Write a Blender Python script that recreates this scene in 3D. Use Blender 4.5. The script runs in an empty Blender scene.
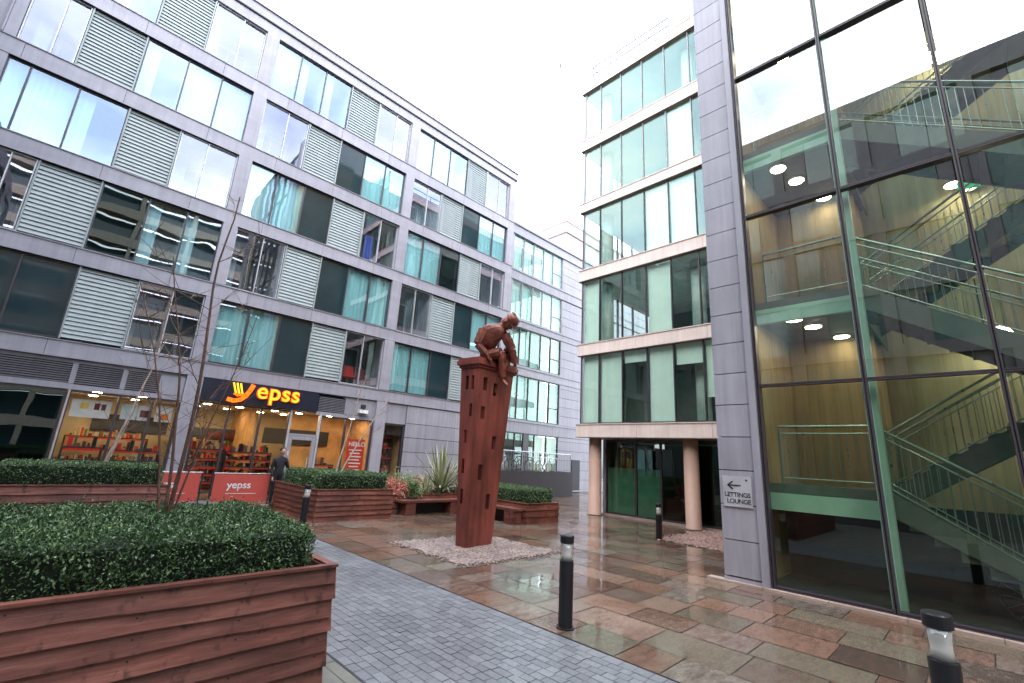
import bpy, math, random
import numpy as np
from mathutils import Vector, Matrix, noise
random.seed(11); rng = np.random.default_rng(7)
scn = bpy.context.scene
COL = scn.collection
R = math.radians

# ------------------------------------------------------------------ materials
def mat(name):
    m = bpy.data.materials.new(name); m.use_nodes = True
    nt = m.node_tree; nt.nodes.clear()
    return m, nt
def N(nt, t, **kw):
    n = nt.nodes.new(t)
    for k, v in kw.items():
        if k.startswith('i_'): n.inputs[k[2:].replace('_', ' ')].default_value = v
        else: setattr(n, k, v)
    return n
def ramp(nt, stops, interp='LINEAR'):
    r = nt.nodes.new('ShaderNodeValToRGB'); e = r.color_ramp.elements; r.color_ramp.interpolation = interp
    while len(e) > 1: e.remove(e[-1])
    e[0].position = stops[0][0]; e[0].color = (*stops[0][1], 1)
    for p, c in stops[1:]:
        k = e.new(p); k.color = (*c, 1)
    return r
def g3(v): return (v, v, v)
def noise_tex(nt, scale, detail=4, rough=.6, stretch=None, coord='Object'):
    tc = nt.nodes.new('ShaderNodeTexCoord'); n = N(nt, 'ShaderNodeTexNoise')
    n.inputs['Scale'].default_value = scale; n.inputs['Detail'].default_value = detail; n.inputs['Roughness'].default_value = rough
    if stretch:
        mp = nt.nodes.new('ShaderNodeMapping'); mp.inputs['Scale'].default_value = stretch
        nt.links.new(tc.outputs[coord], mp.inputs['Vector']); nt.links.new(mp.outputs['Vector'], n.inputs['Vector'])
    else: nt.links.new(tc.outputs[coord], n.inputs['Vector'])
    return n
def surf(name, c, rough=.5, metal=0., var=.15, scale=3., stretch=None, bump=0., bscale=30., spec=.5, coat=0., c2=None, rvar=.1, emit=None, island=0., streak=0.):
    """principled surface, colour varied by noise"""
    m, nt = mat(name); L = nt.links.new
    out = N(nt, 'ShaderNodeOutputMaterial'); b = N(nt, 'ShaderNodeBsdfPrincipled')
    L(b.outputs[0], out.inputs[0])
    n = noise_tex(nt, scale, stretch=stretch)
    lo = tuple(x * (1 - var) for x in c); hi = tuple(min(1, x * (1 + var)) for x in (c2 or c))
    r = ramp(nt, [(.3, lo), (.7, hi)]); L(n.outputs['Fac'], r.inputs[0])
    colout = r.outputs[0]
    if streak:
        ns = noise_tex(nt, 1.0, 6, .65, stretch=(7, 7, .35)); rs = ramp(nt, [(.32, g3(1 - streak)), (.6, g3(1.04))]); L(ns.outputs['Fac'], rs.inputs[0])
        vm = N(nt, 'ShaderNodeVectorMath', operation='MULTIPLY'); L(colout, vm.inputs[0]); L(rs.outputs[0], vm.inputs[1]); colout = vm.outputs[0]
    if island:
        ge = N(nt, 'ShaderNodeNewGeometry')
        mr = N(nt, 'ShaderNodeMapRange'); mr.inputs[3].default_value = 1 - island; mr.inputs[4].default_value = 1 + island
        L(ge.outputs['Random Per Island'], mr.inputs[0])
        mx = N(nt, 'ShaderNodeVectorMath', operation='SCALE'); L(colout, mx.inputs[0]); L(mr.outputs[0], mx.inputs['Scale'])
        colout = mx.outputs[0]
    L(colout, b.inputs['Base Color'])
    b.inputs['Metallic'].default_value = metal; b.inputs['Specular IOR Level'].default_value = spec
    b.inputs['Coat Weight'].default_value = coat; b.inputs['Coat Roughness'].default_value = .08
    n2 = noise_tex(nt, scale * 2.3)
    mr = N(nt, 'ShaderNodeMapRange'); mr.inputs[3].default_value = max(0, rough - rvar); mr.inputs[4].default_value = min(1, rough + rvar)
    L(n2.outputs['Fac'], mr.inputs[0]); L(mr.outputs[0], b.inputs['Roughness'])
    if bump:
        n3 = noise_tex(nt, bscale, stretch=stretch); bp = N(nt, 'ShaderNodeBump'); bp.inputs['Strength'].default_value = bump; bp.inputs['Distance'].default_value = .02
        L(n3.outputs['Fac'], bp.inputs['Height']); L(bp.outputs[0], b.inputs['Normal'])
    if emit:
        b.inputs['Emission Color'].default_value = (*emit[0], 1); b.inputs['Emission Strength'].default_value = emit[1]
    return m
def glass(name, tint, refl=(.8, .95, 1), base=.18, graze=1., wav=.02, wscale=.9, rough=0.0):
    """thin coated glazing: see-through tint plus mirror reflection that grows at grazing angles"""
    m, nt = mat(name); L = nt.links.new
    out = N(nt, 'ShaderNodeOutputMaterial'); mx = N(nt, 'ShaderNodeMixShader')
    t = N(nt, 'ShaderNodeBsdfTransparent'); t.inputs[0].default_value = (*tint, 1)
    g = N(nt, 'ShaderNodeBsdfGlossy'); g.inputs[0].default_value = (*refl, 1); g.inputs['Roughness'].default_value = rough
    lw = N(nt, 'ShaderNodeLayerWeight'); lw.inputs[0].default_value = .5
    pw = N(nt, 'ShaderNodeMath', operation='POWER'); pw.inputs[1].default_value = 4.0
    L(lw.outputs['Facing'], pw.inputs[0])
    mr = N(nt, 'ShaderNodeMapRange'); mr.inputs[3].default_value = base; mr.inputs[4].default_value = graze
    L(pw.outputs[0], mr.inputs[0]); L(mr.outputs[0], mx.inputs[0]); L(t.outputs[0], mx.inputs[1]); L(g.outputs[0], mx.inputs[2]); L(mx.outputs[0], out.inputs[0])
    n = noise_tex(nt, wscale, detail=1.5, rough=.4)
    bp = N(nt, 'ShaderNodeBump'); bp.inputs['Strength'].default_value = 1; bp.inputs['Distance'].default_value = wav
    L(n.outputs['Fac'], bp.inputs['Height']); L(bp.outputs[0], g.inputs['Normal'])
    return m
def emis(name, c, s):
    m, nt = mat(name); e = N(nt, 'ShaderNodeEmission'); e.inputs[0].default_value = (*c, 1); e.inputs[1].default_value = s
    o = N(nt, 'ShaderNodeOutputMaterial'); nt.links.new(e.outputs[0], o.inputs[0]); return m
def foliage(name, dark, light, tip=None):
    m, nt = mat(name); L = nt.links.new
    o = N(nt, 'ShaderNodeOutputMaterial'); b = N(nt, 'ShaderNodeBsdfPrincipled'); L(b.outputs[0], o.inputs[0])
    ge = N(nt, 'ShaderNodeNewGeometry'); n = noise_tex(nt, 2.6, 3)
    ad = N(nt, 'ShaderNodeMath', operation='MULTIPLY_ADD'); ad.inputs[1].default_value = .55
    L(ge.outputs['Random Per Island'], ad.inputs[0])
    sc = N(nt, 'ShaderNodeMath', operation='MULTIPLY'); sc.inputs[1].default_value = .6; L(n.outputs['Fac'], sc.inputs[0]); L(sc.outputs[0], ad.inputs[2])
    st = [(.18, dark), (.66, light)]
    if tip: st.append((.85, tip))
    r = ramp(nt, st); L(ad.outputs[0], r.inputs[0]); L(r.outputs[0], b.inputs['Base Color'])
    b.inputs['Roughness'].default_value = .38; b.inputs['Specular IOR Level'].default_value = .45
    return m
def slabs_mat(name, stops, wet, rbase=(.05, .5), bump=.15, nscale=5, spec=.5):
    """paving: a random tone per slab, veined by noise, wet film in patches"""
    m, nt = mat(name); L = nt.links.new
    o = N(nt, 'ShaderNodeOutputMaterial'); b = N(nt, 'ShaderNodeBsdfPrincipled'); L(b.outputs[0], o.inputs[0])
    ge = N(nt, 'ShaderNodeNewGeometry'); n = noise_tex(nt, nscale, 6, .65, stretch=(1, 2.2, 1))
    md = N(nt, 'ShaderNodeMath', operation='MULTIPLY_ADD'); md.inputs[1].default_value = .34; 
    s0 = N(nt, 'ShaderNodeMath', operation='SUBTRACT'); s0.inputs[1].default_value = .5; L(n.outputs['Fac'], s0.inputs[0])
    L(s0.outputs[0], md.inputs[0]); L(ge.outputs['Random Per Island'], md.inputs[2])
    r = ramp(nt, stops); L(md.outputs[0], r.inputs[0])
    n4 = noise_tex(nt, 34, 5, .7); r4 = ramp(nt, [(.3, g3(.72)), (.65, g3(1.12))]); L(n4.outputs['Fac'], r4.inputs[0])
    mu = N(nt, 'ShaderNodeVectorMath', operation='MULTIPLY'); L(r.outputs[0], mu.inputs[0]); L(r4.outputs[0], mu.inputs[1])
    L(mu.outputs[0], b.inputs['Base Color'])
    nw = noise_tex(nt, wet, 4, .6); rw = ramp(nt, [(.40, g3(rbase[0])), (.62, g3(rbase[1]))]); L(nw.outputs['Fac'], rw.inputs[0]); L(rw.outputs[0], b.inputs['Roughness'])
    b.inputs['Specular IOR Level'].default_value = spec
    n3 = noise_tex(nt, 22, 5, .65); n5 = noise_tex(nt, 3.0, 2, .5)
    bp = N(nt, 'ShaderNodeBump'); bp.inputs['Strength'].default_value = bump; bp.inputs['Distance'].default_value = .006
    bp2 = N(nt, 'ShaderNodeBump'); bp2.inputs['Strength'].default_value = .35; bp2.inputs['Distance'].default_value = .006
    ms = N(nt, 'ShaderNodeMath', operation='MULTIPLY'); L(n3.outputs['Fac'], ms.inputs[0]); L(rw.outputs[0], ms.inputs[1])
    L(ms.outputs[0], bp.inputs['Height']); L(n5.outputs['Fac'], bp2.inputs['Height']); L(bp2.outputs[0], bp.inputs['Normal']); L(bp.outputs[0], b.inputs['Normal'])
    return m

M = {}
M['clad'] = surf('clad', (.31, .30, .345), .42, var=.10, scale=.9, rvar=.08, island=.08, spec=.5, streak=.16)
M['band'] = surf('band', (.33, .315, .365), .38, var=.09, scale=.7, stretch=(1, 1, 4), island=.06, streak=.14)
M['seam'] = surf('seam', (.03, .03, .035), .6)
M['fin'] = surf('fin', (.52, .52, .55), .35, metal=.3)
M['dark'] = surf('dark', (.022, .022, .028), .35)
M['mull'] = surf('mull', (.045, .036, .046), .42, spec=.6)
M['room'] = surf('room', (.42, .43, .44), .8)
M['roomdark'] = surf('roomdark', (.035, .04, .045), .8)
M['teal'] = surf('teal', (.44, .68, .69), .75, var=.15, scale=2, stretch=(6, 1, .3))
M['palecur'] = surf('palecur', (.52, .66, .70), .75, var=.12, scale=2, stretch=(6, 1, .3))
M['white'] = surf('white', (.75, .76, .77), .55)
M['louvre'] = surf('louvre', (.30, .345, .35), .4, var=.12)
M['gl_flat'] = glass('gl_flat', (.74, .89, .90), (.72, .85, .97), .22, .9, .006, .8)
M['gl_bal'] = glass('gl_bal', (.82, .88, .92), (.80, .80, .96), .22, .9, .005, .6)
M['gl_dark'] = glass('gl_dark', (.10, .15, .17), (.62, .76, .82), .12, .9, .006, .7)
M['spandrel'] = surf('spandrel', (.018, .036, .044), .06, var=.2, scale=1, spec=.35, rvar=.04)
M['gl_off'] = glass('gl_off', (.90, .99, .94), (.70, .93, .85), .13, 1., .006, .5)
M['gl_tower'] = glass('gl_tower', (.80, .87, .78), (.95, .98, .98), .27, .95, .006, .35)
M['gl_towerlow'] = glass('gl_towerlow', (.62, .70, .60), (.85, .95, .93), .10, .9, .006, .35)  # dimmer copy of the tower glass; bottom row's darkness put into its tint
M['gl_ground'] = glass('gl_ground', (.34, .48, .40), (.60, .74, .66), .12, .95, .005, .4)
M['gl_shop'] = glass('gl_shop', (.90, .88, .84), (.8, .86, .9), .06, .8, .008, .6)
M['fascia'] = surf('fascia', (.90, .75, .68), .55, var=.07, scale=.8, stretch=(1, 1, 3), bump=.05, streak=.10)
M['fasciaj'] = surf('fasciaj', (.20, .15, .13), .6)
M['colm'] = surf('colm', (.52, .33, .25), .55, var=.1, scale=1.2)
M['cream'] = surf('cream', (.58, .52, .32), .8, var=.2, scale=.5, streak=.25)
M['orange_w'] = surf('orange_w', (.50, .36, .19), .8, var=.2, scale=.6, streak=.3)
M['mint'] = surf('mint', (.50, .76, .66), .4, var=.08)
M['soffit'] = surf('soffit', (.10, .11, .10), .7)
M['stairc'] = surf('stairc', (.13, .15, .13), .65)
M['railg'] = surf('railg', (.33, .42, .38), .3, metal=.7)
M['lamp'] = emis('lamp', (1, .88, .64), 40)
M['lampw'] = emis('lampw', (1, .70, .38), 125)
M['wood'] = None
M['soil'] = surf('soil', (.018, .014, .011), .9, bump=.6, bscale=60)
M['rust'] = surf('rust', (.155, .040, .030), .45, var=.35, scale=2.2, c2=(.23, .055, .040), bump=.15, bscale=25, stretch=(1, 1, .35), streak=.4)
M['rustfig'] = surf('rustfig', (.12, .027, .019), .45, var=.5, scale=7, c2=(.21, .052, .032), bump=.3, bscale=24, spec=.6)
M['blk'] = surf('blk', (.012, .012, .016), .32, var=.2, spec=.5, rvar=.08)
M['grate'] = surf('grate', (.03, .027, .03), .7, var=.25, scale=4)
M['signnavy'] = surf('signnavy', (.014, .016, .034), .35)
M['orangeE'] = surf('orangeE', (.9, .16, .01), .4, var=.02, emit=((1, .13, .004), 1.5))
M['yellowE'] = surf('yellowE', (.95, .6, .03), .4, var=.02, emit=((1, .62, .02), 1.4))
M['amberE'] = surf('amberE', (.95, .45, .03), .4, var=.02, emit=((1, .36, .01), 1.6))
M['bannerred'] = surf('bannerred', (.55, .085, .065), .6, var=.08, scale=2)
M['posterred'] = surf('posterred', (.62, .05, .03), .5, var=.08)
M['bark'] = surf('bark', (.16, .085, .06), .75, var=.35, scale=14, bump=.3)
M['barkpale'] = surf('barkpale', (.42, .33, .28), .75, var=.3, scale=14, bump=.3)
M['leaf'] = foliage('leaf', (.012, .032, .012), (.075, .150, .052), (.22, .31, .14))
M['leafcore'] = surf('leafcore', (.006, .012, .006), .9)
M['leaf2'] = foliage('leaf2', (.012, .03, .010), (.06, .12, .03), (.12, .20, .06))
M['leafv'] = foliage('leafv', (.05, .10, .035), (.28, .36, .16), (.6, .6, .4))
M['leafpink'] = foliage('leafpink', (.30, .07, .05), (.62, .22, .16), (.75, .45, .38))
M['yucca'] = foliage('yucca', (.09, .13, .055), (.38, .40, .24), (.62, .60, .42))
M['alu'] = surf('alu', (.55, .56, .58), .35, metal=.8)
M['skin'] = surf('skin', (.45, .27, .20), .55)
M['hair'] = surf('hair', (.02, .014, .012), .6)
M['cloth'] = surf('cloth', (.012, .013, .018), .8)
M['brickdark'] = surf('brickdark', (.035, .028, .032), .6, var=.2, scale=3, stretch=(1, 1, 6))
M['pebble'] = surf('pebble', (.27, .205, .18), .5, var=.25, scale=2, island=.55)
M['pebblep'] = surf('pebblep', (.32, .20, .165), .5, var=.25, scale=2, island=.5)
M['opp'] = surf('opp', (.10, .09, .10), .6)
M['oppcream'] = surf('oppcream', (.42, .34, .24), .6)
M['oppgl'] = surf('oppgl', (.05, .10, .10), .12, spec=.8)
M['beigewall'] = surf('beigewall', (.52, .44, .42), .6, var=.06)
M['redch'] = surf('redch', (.62, .03, .02), .5)
M['maroon'] = surf('maroon', (.16, .02, .02), .5)
M['blue'] = surf('blue', (.03, .07, .40), .6)
M['green'] = surf('green', (.01, .30, .10), .5, emit=((.02, .7, .25), .8))
M['signpl'] = surf('signpl', (.40, .40, .44), .45)
M['ink'] = surf('ink', (.02, .02, .025), .6)
M['frost'] = surf('frost', (.40, .68, .54), .5)
M['blind'] = surf('blind', (.82, .97, .87), .7, var=.05, scale=2)
M['offceil'] = surf('offceil', (.52, .58, .54), .8)
M['officecol'] = surf('officecol', (.62, .70, .64), .6)
M['conc'] = surf('conc', (.16, .15, .125), .6, var=.2, scale=3, bump=.2, bscale=40)
M['kerb'] = surf('kerb', (.40, .30, .25), .5, var=.15, scale=3)
M['ground'] = surf('ground', (.10, .10, .105), .5, var=.2, scale=.6, bump=.1)
M['mortar'] = surf('mortar', (.035, .028, .024), .55, var=.3, scale=6)
M['flag'] = slabs_mat('flag', [(0, (.075, .055, .044)), (.13, (.14, .078, .054)), (.28, (.23, .135, .092)), (.42, (.120, .076, .058)), (.55, (.155, .130, .092)), (.67, (.25, .162, .120)), (.79, (.14, .082, .062)), (.9, (.225, .185, .15)), (1, (.10, .074, .060))], 1.1, (.03, .26), .5)
M['sett'] = slabs_mat('sett', [(0, (.145, .147, .156)), (.5, (.175, .177, .187)), (1, (.21, .212, .222))], .8, (.30, .55), .9, nscale=20, spec=.7)
M['mortar2'] = surf('mortar2', (.06, .062, .07), .7)

def wood():
    m, nt = mat('wood'); L = nt.links.new
    o = N(nt, 'ShaderNodeOutputMaterial'); b = N(nt, 'ShaderNodeBsdfPrincipled'); L(b.outputs[0], o.inputs[0])
    n = noise_tex(nt, 2.2, 6, .65, stretch=(1, 1, 9)); r = ramp(nt, [(.25, (.09, .029, .020)), (.5, (.178, .056, .040)), (.75, (.28, .108, .080))]); L(n.outputs['Fac'], r.inputs[0])
    ge = N(nt, 'ShaderNodeNewGeometry'); mr = N(nt, 'ShaderNodeMapRange'); mr.inputs[3].default_value = .72; mr.inputs[4].default_value = 1.2
    L(ge.outputs['Random Per Island'], mr.inputs[0])
    # damp stains and knots
    n2 = noise_tex(nt, 9, 3, .6, stretch=(1, 1, .6)); r2 = ramp(nt, [(.30, g3(.35)), (.42, g3(1))]); L(n2.outputs['Fac'], r2.inputs[0])
    n3 = noise_tex(nt, .9, 3, .6); r3 = ramp(nt, [(.35, g3(.6)), (.6, g3(1.1))]); L(n3.outputs['Fac'], r3.inputs[0])
    m1 = N(nt, 'ShaderNodeVectorMath', operation='SCALE'); L(r.outputs[0], m1.inputs[0]); L(mr.outputs[0], m1.inputs['Scale'])
    m2 = N(nt, 'ShaderNodeVectorMath', operation='MULTIPLY'); L(m1.outputs[0], m2.inputs[0]); L(r2.outputs[0], m2.inputs[1])
    m3 = N(nt, 'ShaderNodeVectorMath', operation='MULTIPLY'); L(m2.outputs[0], m3.inputs[0]); L(r3.outputs[0], m3.inputs[1]); L(m3.outputs[0], b.inputs['Base Color'])
    b.inputs['Roughness'].default_value = .5
    n4 = noise_tex(nt, 6, 6, .7, stretch=(.6, .6, 14)); bp = N(nt, 'ShaderNodeBump'); bp.inputs['Strength'].default_value = .5; bp.inputs['Distance'].default_value = .008
    L(n4.outputs['Fac'], bp.inputs['Height']); L(bp.outputs[0], b.inputs['Normal'])
    return m
M['wood'] = wood()

# ------------------------------------------------------------------ mesh helpers
ORG = {}
class MB:
    def __init__(s): s.v = []; s.f = []; s.mi = []
    def add(s, vs, fs, mi=0):
        b = len(s.v); s.v += [tuple(x) for x in vs]; s.f += [tuple(b + i for i in f) for f in fs]; s.mi += [mi] * len(fs); return s
    def box(s, x0, x1, y0, y1, z0, z1, mi=0):
        vs = [(x, y, z) for x in (x0, x1) for y in (y0, y1) for z in (z0, z1)]
        return s.add(vs, [(0, 1, 3, 2), (4, 6, 7, 5), (0, 4, 5, 1), (2, 3, 7, 6), (0, 2, 6, 4), (1, 5, 7, 3)], mi)
    def quad(s, a, b, c, d, mi=0): return s.add([a, b, c, d], [(0, 1, 2, 3)], mi)
    def hexa(s, p8, mi=0): # bottom 4 ccw then top 4
        return s.add(p8, [(3, 2, 1, 0), (4, 5, 6, 7), (0, 1, 5, 4), (1, 2, 6, 5), (2, 3, 7, 6), (3, 0, 4, 7)], mi)
    def tube(s, p, q, r, r2=None, n=8, cap=True, mi=0):
        p = Vector(p); q = Vector(q); d = (q - p)
        if d.length < 1e-6: return s
        d.normalize(); a = d.orthogonal().normalized(); b = d.cross(a); r2 = r if r2 is None else r2
        vs = []
        for c, rr in ((p, r), (q, r2)):
            for i in range(n):
                t = 2 * math.pi * i / n; vs.append(c + a * math.cos(t) * rr + b * math.sin(t) * rr)
        fs = [(i, (i + 1) % n, n + (i + 1) % n, n + i) for i in range(n)]
        if cap: fs += [tuple(range(n - 1, -1, -1)), tuple(range(n, 2 * n))]
        return s.add(vs, fs, mi)
    def path(s, pts, r, n=6, mi=0):
        rr = r if hasattr(r, '__len__') else [r] * len(pts)
        for i in range(len(pts) - 1): s.tube(pts[i], pts[i + 1], rr[i], rr[i + 1], n, mi=mi)
        return s
    def lathe(s, c, prof, n=24, mi=0):
        vs = []; 
        for (r, z) in prof:
            for i in range(n):
                t = 2 * math.pi * i / n; vs.append((c[0] + r * math.cos(t), c[1] + r * math.sin(t), c[2] + z))
        fs = []
        for k in range(len(prof) - 1):
            for i in range(n): fs.append((k * n + i, k * n + (i + 1) % n, (k + 1) * n + (i + 1) % n, (k + 1) * n + i))
        fs += [tuple(range(n - 1, -1, -1)), tuple(range((len(prof) - 1) * n, len(prof) * n))]
        return s.add(vs, fs, mi)
    def ring(s, c, r, t, ax, n=28, mi=0):
        c = Vector(c); ax = Vector(ax).normalized(); a = ax.orthogonal().normalized(); b = ax.cross(a)
        pts = [c + (a * math.cos(2 * math.pi * i / n) + b * math.sin(2 * math.pi * i / n)) * r for i in range(n + 1)]
        return s.path(pts, t, 6, mi)
    def ball(s, c, r, n=10, sc=(1, 1, 1), mi=0):
        prof = [(math.sin(math.pi * k / n) * r, -math.cos(math.pi * k / n) * r) for k in range(1, n)]
        b = len(s.v); s.lathe((0, 0, 0), prof, 14, mi)
        for i in range(b, len(s.v)):
            x, y, z = s.v[i]; s.v[i] = (c[0] + x * sc[0], c[1] + y * sc[1], c[2] + z * sc[2])
        return s
    def build(s, name, mats, parent=None, smooth=False, bevel=0):
        if not isinstance(mats, (list, tuple)): mats = [mats]
        o0 = ORG.get(parent.name, Vector()) if parent else Vector()
        me = bpy.data.meshes.new(name)
        me.from_pydata([(x - o0.x, y - o0.y, z - o0.z) for x, y, z in s.v], [], s.f); 
        for m in mats: me.materials.append(M[m] if isinstance(m, str) else m)
        me.polygons.foreach_set('material_index', s.mi)
        if smooth: me.polygons.foreach_set('use_smooth', [True] * len(s.f))
        me.update(); o = bpy.data.objects.new(name, me); COL.objects.link(o)
        if parent: o.parent = parent
        ORG[o.name] = o0
        if bevel:
            b = o.modifiers.new('b', 'BEVEL'); b.width = bevel; b.segments = 2; b.limit_method = 'ANGLE'
        return o
def tag(o, label=None, cat=None, group=None, kind=None):
    if label: o['label'] = label
    if cat: o['category'] = cat
    if group: o['group'] = group
    if kind: o['kind'] = kind
    return o
def thing(name, loc, label, cat, group=None):
    o = bpy.data.objects.new(name, None); o.empty_display_size = .2; COL.objects.link(o); o.location = loc; ORG[o.name] = Vector(loc)
    return tag(o, label, cat, group)
def raw(name, V, F, m, parent=None, smooth=False):
    o0 = np.array(ORG.get(parent.name, Vector())) if parent else np.zeros(3)
    me = bpy.data.meshes.new(name); V = np.asarray(V, float) - o0; F = np.asarray(F)
    me.from_pydata(V.tolist(), [], F.tolist()); me.materials.append(M[m]); me.update()
    if smooth: me.polygons.foreach_set('use_smooth', [True] * len(F))
    o = bpy.data.objects.new(name, me); COL.objects.link(o)
    if parent: o.parent = parent
    ORG[o.name] = Vector(o0); return o
def text(name, s, size, loc, xdir, updir, m, parent=None, ext=.004, bold=0., spacing=1., align='LEFT'):
    cu = bpy.data.curves.new(name, 'FONT'); cu.body = s; cu.size = size; cu.extrude = ext; cu.offset = bold; cu.space_character = spacing; cu.align_x = align
    t = bpy.data.objects.new(name, cu); COL.objects.link(t)
    dg = bpy.context.evaluated_depsgraph_get(); dg.update()
    me = bpy.data.meshes.new_from_object(t.evaluated_get(dg)); bpy.data.objects.remove(t)
    me.name = name; me.materials.clear(); me.materials.append(M[m])
    x = Vector(xdir).normalized(); u = Vector(updir).normalized(); z = x.cross(u)
    o0 = ORG.get(parent.name, Vector()) if parent else Vector()
    mt = Matrix((x, u, z)).transposed().to_4x4(); mt.translation = Vector(loc) - o0
    me.transform(mt); o = bpy.data.objects.new(name, me); COL.objects.link(o)
    if parent: o.parent = parent
    return o
def leaves(name, P, Nn, size, m, parent=None, aspect=.5, spread=.9):
    """P (n,3) positions, Nn (n,3) outward directions -> folded diamond leaves"""
    n = len(P); d = Nn + rng.normal(0, spread, (n, 3)); d /= np.linalg.norm(d, axis=1)[:, None]
    t = rng.normal(0, 1, (n, 3)); s = np.cross(d, t); s /= np.linalg.norm(s, axis=1)[:, None]; up = np.cross(d, s)
    L = size * rng.uniform(.6, 1.3, n)[:, None]; W = L * aspect
    V = np.stack([P, P + d * L * .5 + s * W * .5 + up * W * .15, P + d * L, P + d * L * .5 - s * W * .5 + up * W * .15], 1).reshape(-1, 3)
    i = np.arange(n)[:, None] * 4
    F = np.concatenate([i + [0, 1, 2], i + [0, 2, 3]], 0)
    return raw(name, V, F, m, parent)
def hedge(x0, x1, y0, y1, z0, z1, n, size, label, cat='hedge', m='leaf', rough=.05, ins=.07, group=None):
    t = thing('hedge', ((x0 + x1) / 2, (y0 + y1) / 2, z0), label, cat, group)
    # rounded box sampled on faces
    A = [(x1 - x0) * (y1 - y0), (x1 - x0) * (z1 - z0), (x1 - x0) * (z1 - z0), (y1 - y0) * (z1 - z0), (y1 - y0) * (z1 - z0)]
    pr = np.array(A) / sum(A); k = rng.choice(5, n, p=pr); u = rng.random(n); v = rng.random(n)
    P = np.zeros((n, 3)); Q = np.zeros((n, 3))
    P[:, 0] = x0 + (x1 - x0) * u; P[:, 1] = y0 + (y1 - y0) * v; P[:, 2] = z1; Q[k == 0] = (0, 0, 1)
    for kk, yv, q in ((1, y0, -1), (2, y1, 1)):
        c = k == kk; P[c, 1] = yv; P[c, 2] = z0 + (z1 - z0) * v[c]; Q[c] = (0, q, 0)
    for kk, xv, q in ((3, x0, -1), (4, x1, 1)):
        c = k == kk; P[c, 0] = xv; P[c, 1] = y0 + (y1 - y0) * u[c]; P[c, 2] = z0 + (z1 - z0) * v[c]; Q[c] = (q, 0, 0)
    # round the upper edges
    r = .12; C = np.array([[x0 + r, y0 + r, z0], [x1 - r, y1 - r, z1 - r]]); cl = np.clip(P, C[0], C[1]); dv = P - cl
    ln = np.linalg.norm(dv, axis=1); c = ln > 1e-6; P[c] = cl[c] + dv[c] / ln[c][:, None] * r; Q[c] = Q[c] * .3 + dv[c] / ln[c][:, None]
    h = np.array([noise.noise(Vector(p) * 3.2) + .5 * noise.noise(Vector(p) * 9) for p in P]) 
    P += Q * (h * rough)[:, None] - Q * rng.random(n)[:, None] * .05
    if n > 50000: P[:2500] += Q[:2500] * rng.random((2500, 1)) * .07
    leaves('foliage', P, Q * .8, size, m, t)
    i = ins
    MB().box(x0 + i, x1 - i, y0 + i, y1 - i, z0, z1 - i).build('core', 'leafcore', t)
    return t

# ------------------------------------------------------------------ camera, world, sun
Rm = [[0.7048574630518027, 0.21320891314934323, 0.6765485319870647], [-0.7072585412892336, 0.1380665595651062, 0.6933418932267689], [0.05441794330551017, -0.9672019357318979, 0.24811106981121875]]
cd = bpy.data.cameras.new('camera'); cam = bpy.data.objects.new('camera', cd); COL.objects.link(cam)
mw = Matrix([[Rm[i][0], -Rm[i][1], -Rm[i][2], 0] for i in range(3)] + [[0, 0, 0, 1]]); mw.translation = Vector((0, 0, 1.85))
cam.matrix_world = mw; cd.sensor_width = 36; cd.lens = 36 * 455 / 1024; cd.clip_end = 2000; cd.clip_start = .05; scn.camera = cam
scn.view_settings.view_transform = 'Standard'; scn.view_settings.look = 'None'; scn.view_settings.exposure = 0
scn.cycles.max_bounces = 10; scn.cycles.transparent_max_bounces = 16; scn.cycles.glossy_bounces = 5; scn.cycles.diffuse_bounces = 3
scn.cycles.caustics_reflective = False; scn.cycles.caustics_refractive = False; scn.cycles.sample_clamp_indirect = 6

w = bpy.data.worlds.new('World'); scn.world = w; w.use_nodes = True; nt = w.node_tree; nt.nodes.clear(); L = nt.links.new
SUN_EL, SUN_ROT = R(42), R(200)
sky = N(nt, 'ShaderNodeTexSky', sky_type='NISHITA', sun_disc=False); sky.sun_elevation = SUN_EL; sky.sun_rotation = SUN_ROT; sky.air_density = 1.2; sky.dust_density = 2
bg = N(nt, 'ShaderNodeBackground'); bg.inputs[1].default_value = .12
tc = nt.nodes.new('ShaderNodeTexCoord'); mp = nt.nodes.new('ShaderNodeMapping'); mp.inputs['Scale'].default_value = (1, 1, 2.2); L(tc.outputs['Generated'], mp.inputs[0])
cn = N(nt, 'ShaderNodeTexNoise'); cn.inputs['Scale'].default_value = 2.3; cn.inputs['Detail'].default_value = 6; cn.inputs['Roughness'].default_value = .55; L(mp.outputs[0], cn.inputs[0])
cr = ramp(nt, [(.34, (.42, .50, .66)), (.47, (.68, .77, .92)), (.6, (1.0, .98, .98))]); L(cn.outputs['Fac'], cr.inputs[0])
cs = N(nt, 'ShaderNodeVectorMath', operation='SCALE'); cs.inputs['Scale'].default_value = 64; L(cr.outputs[0], cs.inputs[0])
mx = N(nt, 'ShaderNodeMix', data_type='RGBA'); mx.inputs[0].default_value = .88; L(sky.outputs[0], mx.inputs[6]); L(cs.outputs[0], mx.inputs[7])
L(mx.outputs[2], bg.inputs[0]); wo = N(nt, 'ShaderNodeOutputWorld'); L(bg.outputs[0], wo.inputs[0])
sl = bpy.data.lights.new('sun', 'SUN'); sl.energy = 1.2; sl.angle = R(16); sl.color = (1, .95, .88)
so = bpy.data.objects.new('sun', sl); COL.objects.link(so); so.rotation_euler = (R(48), 0, R(-35)); so.location = (0, 0, 40)

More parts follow.
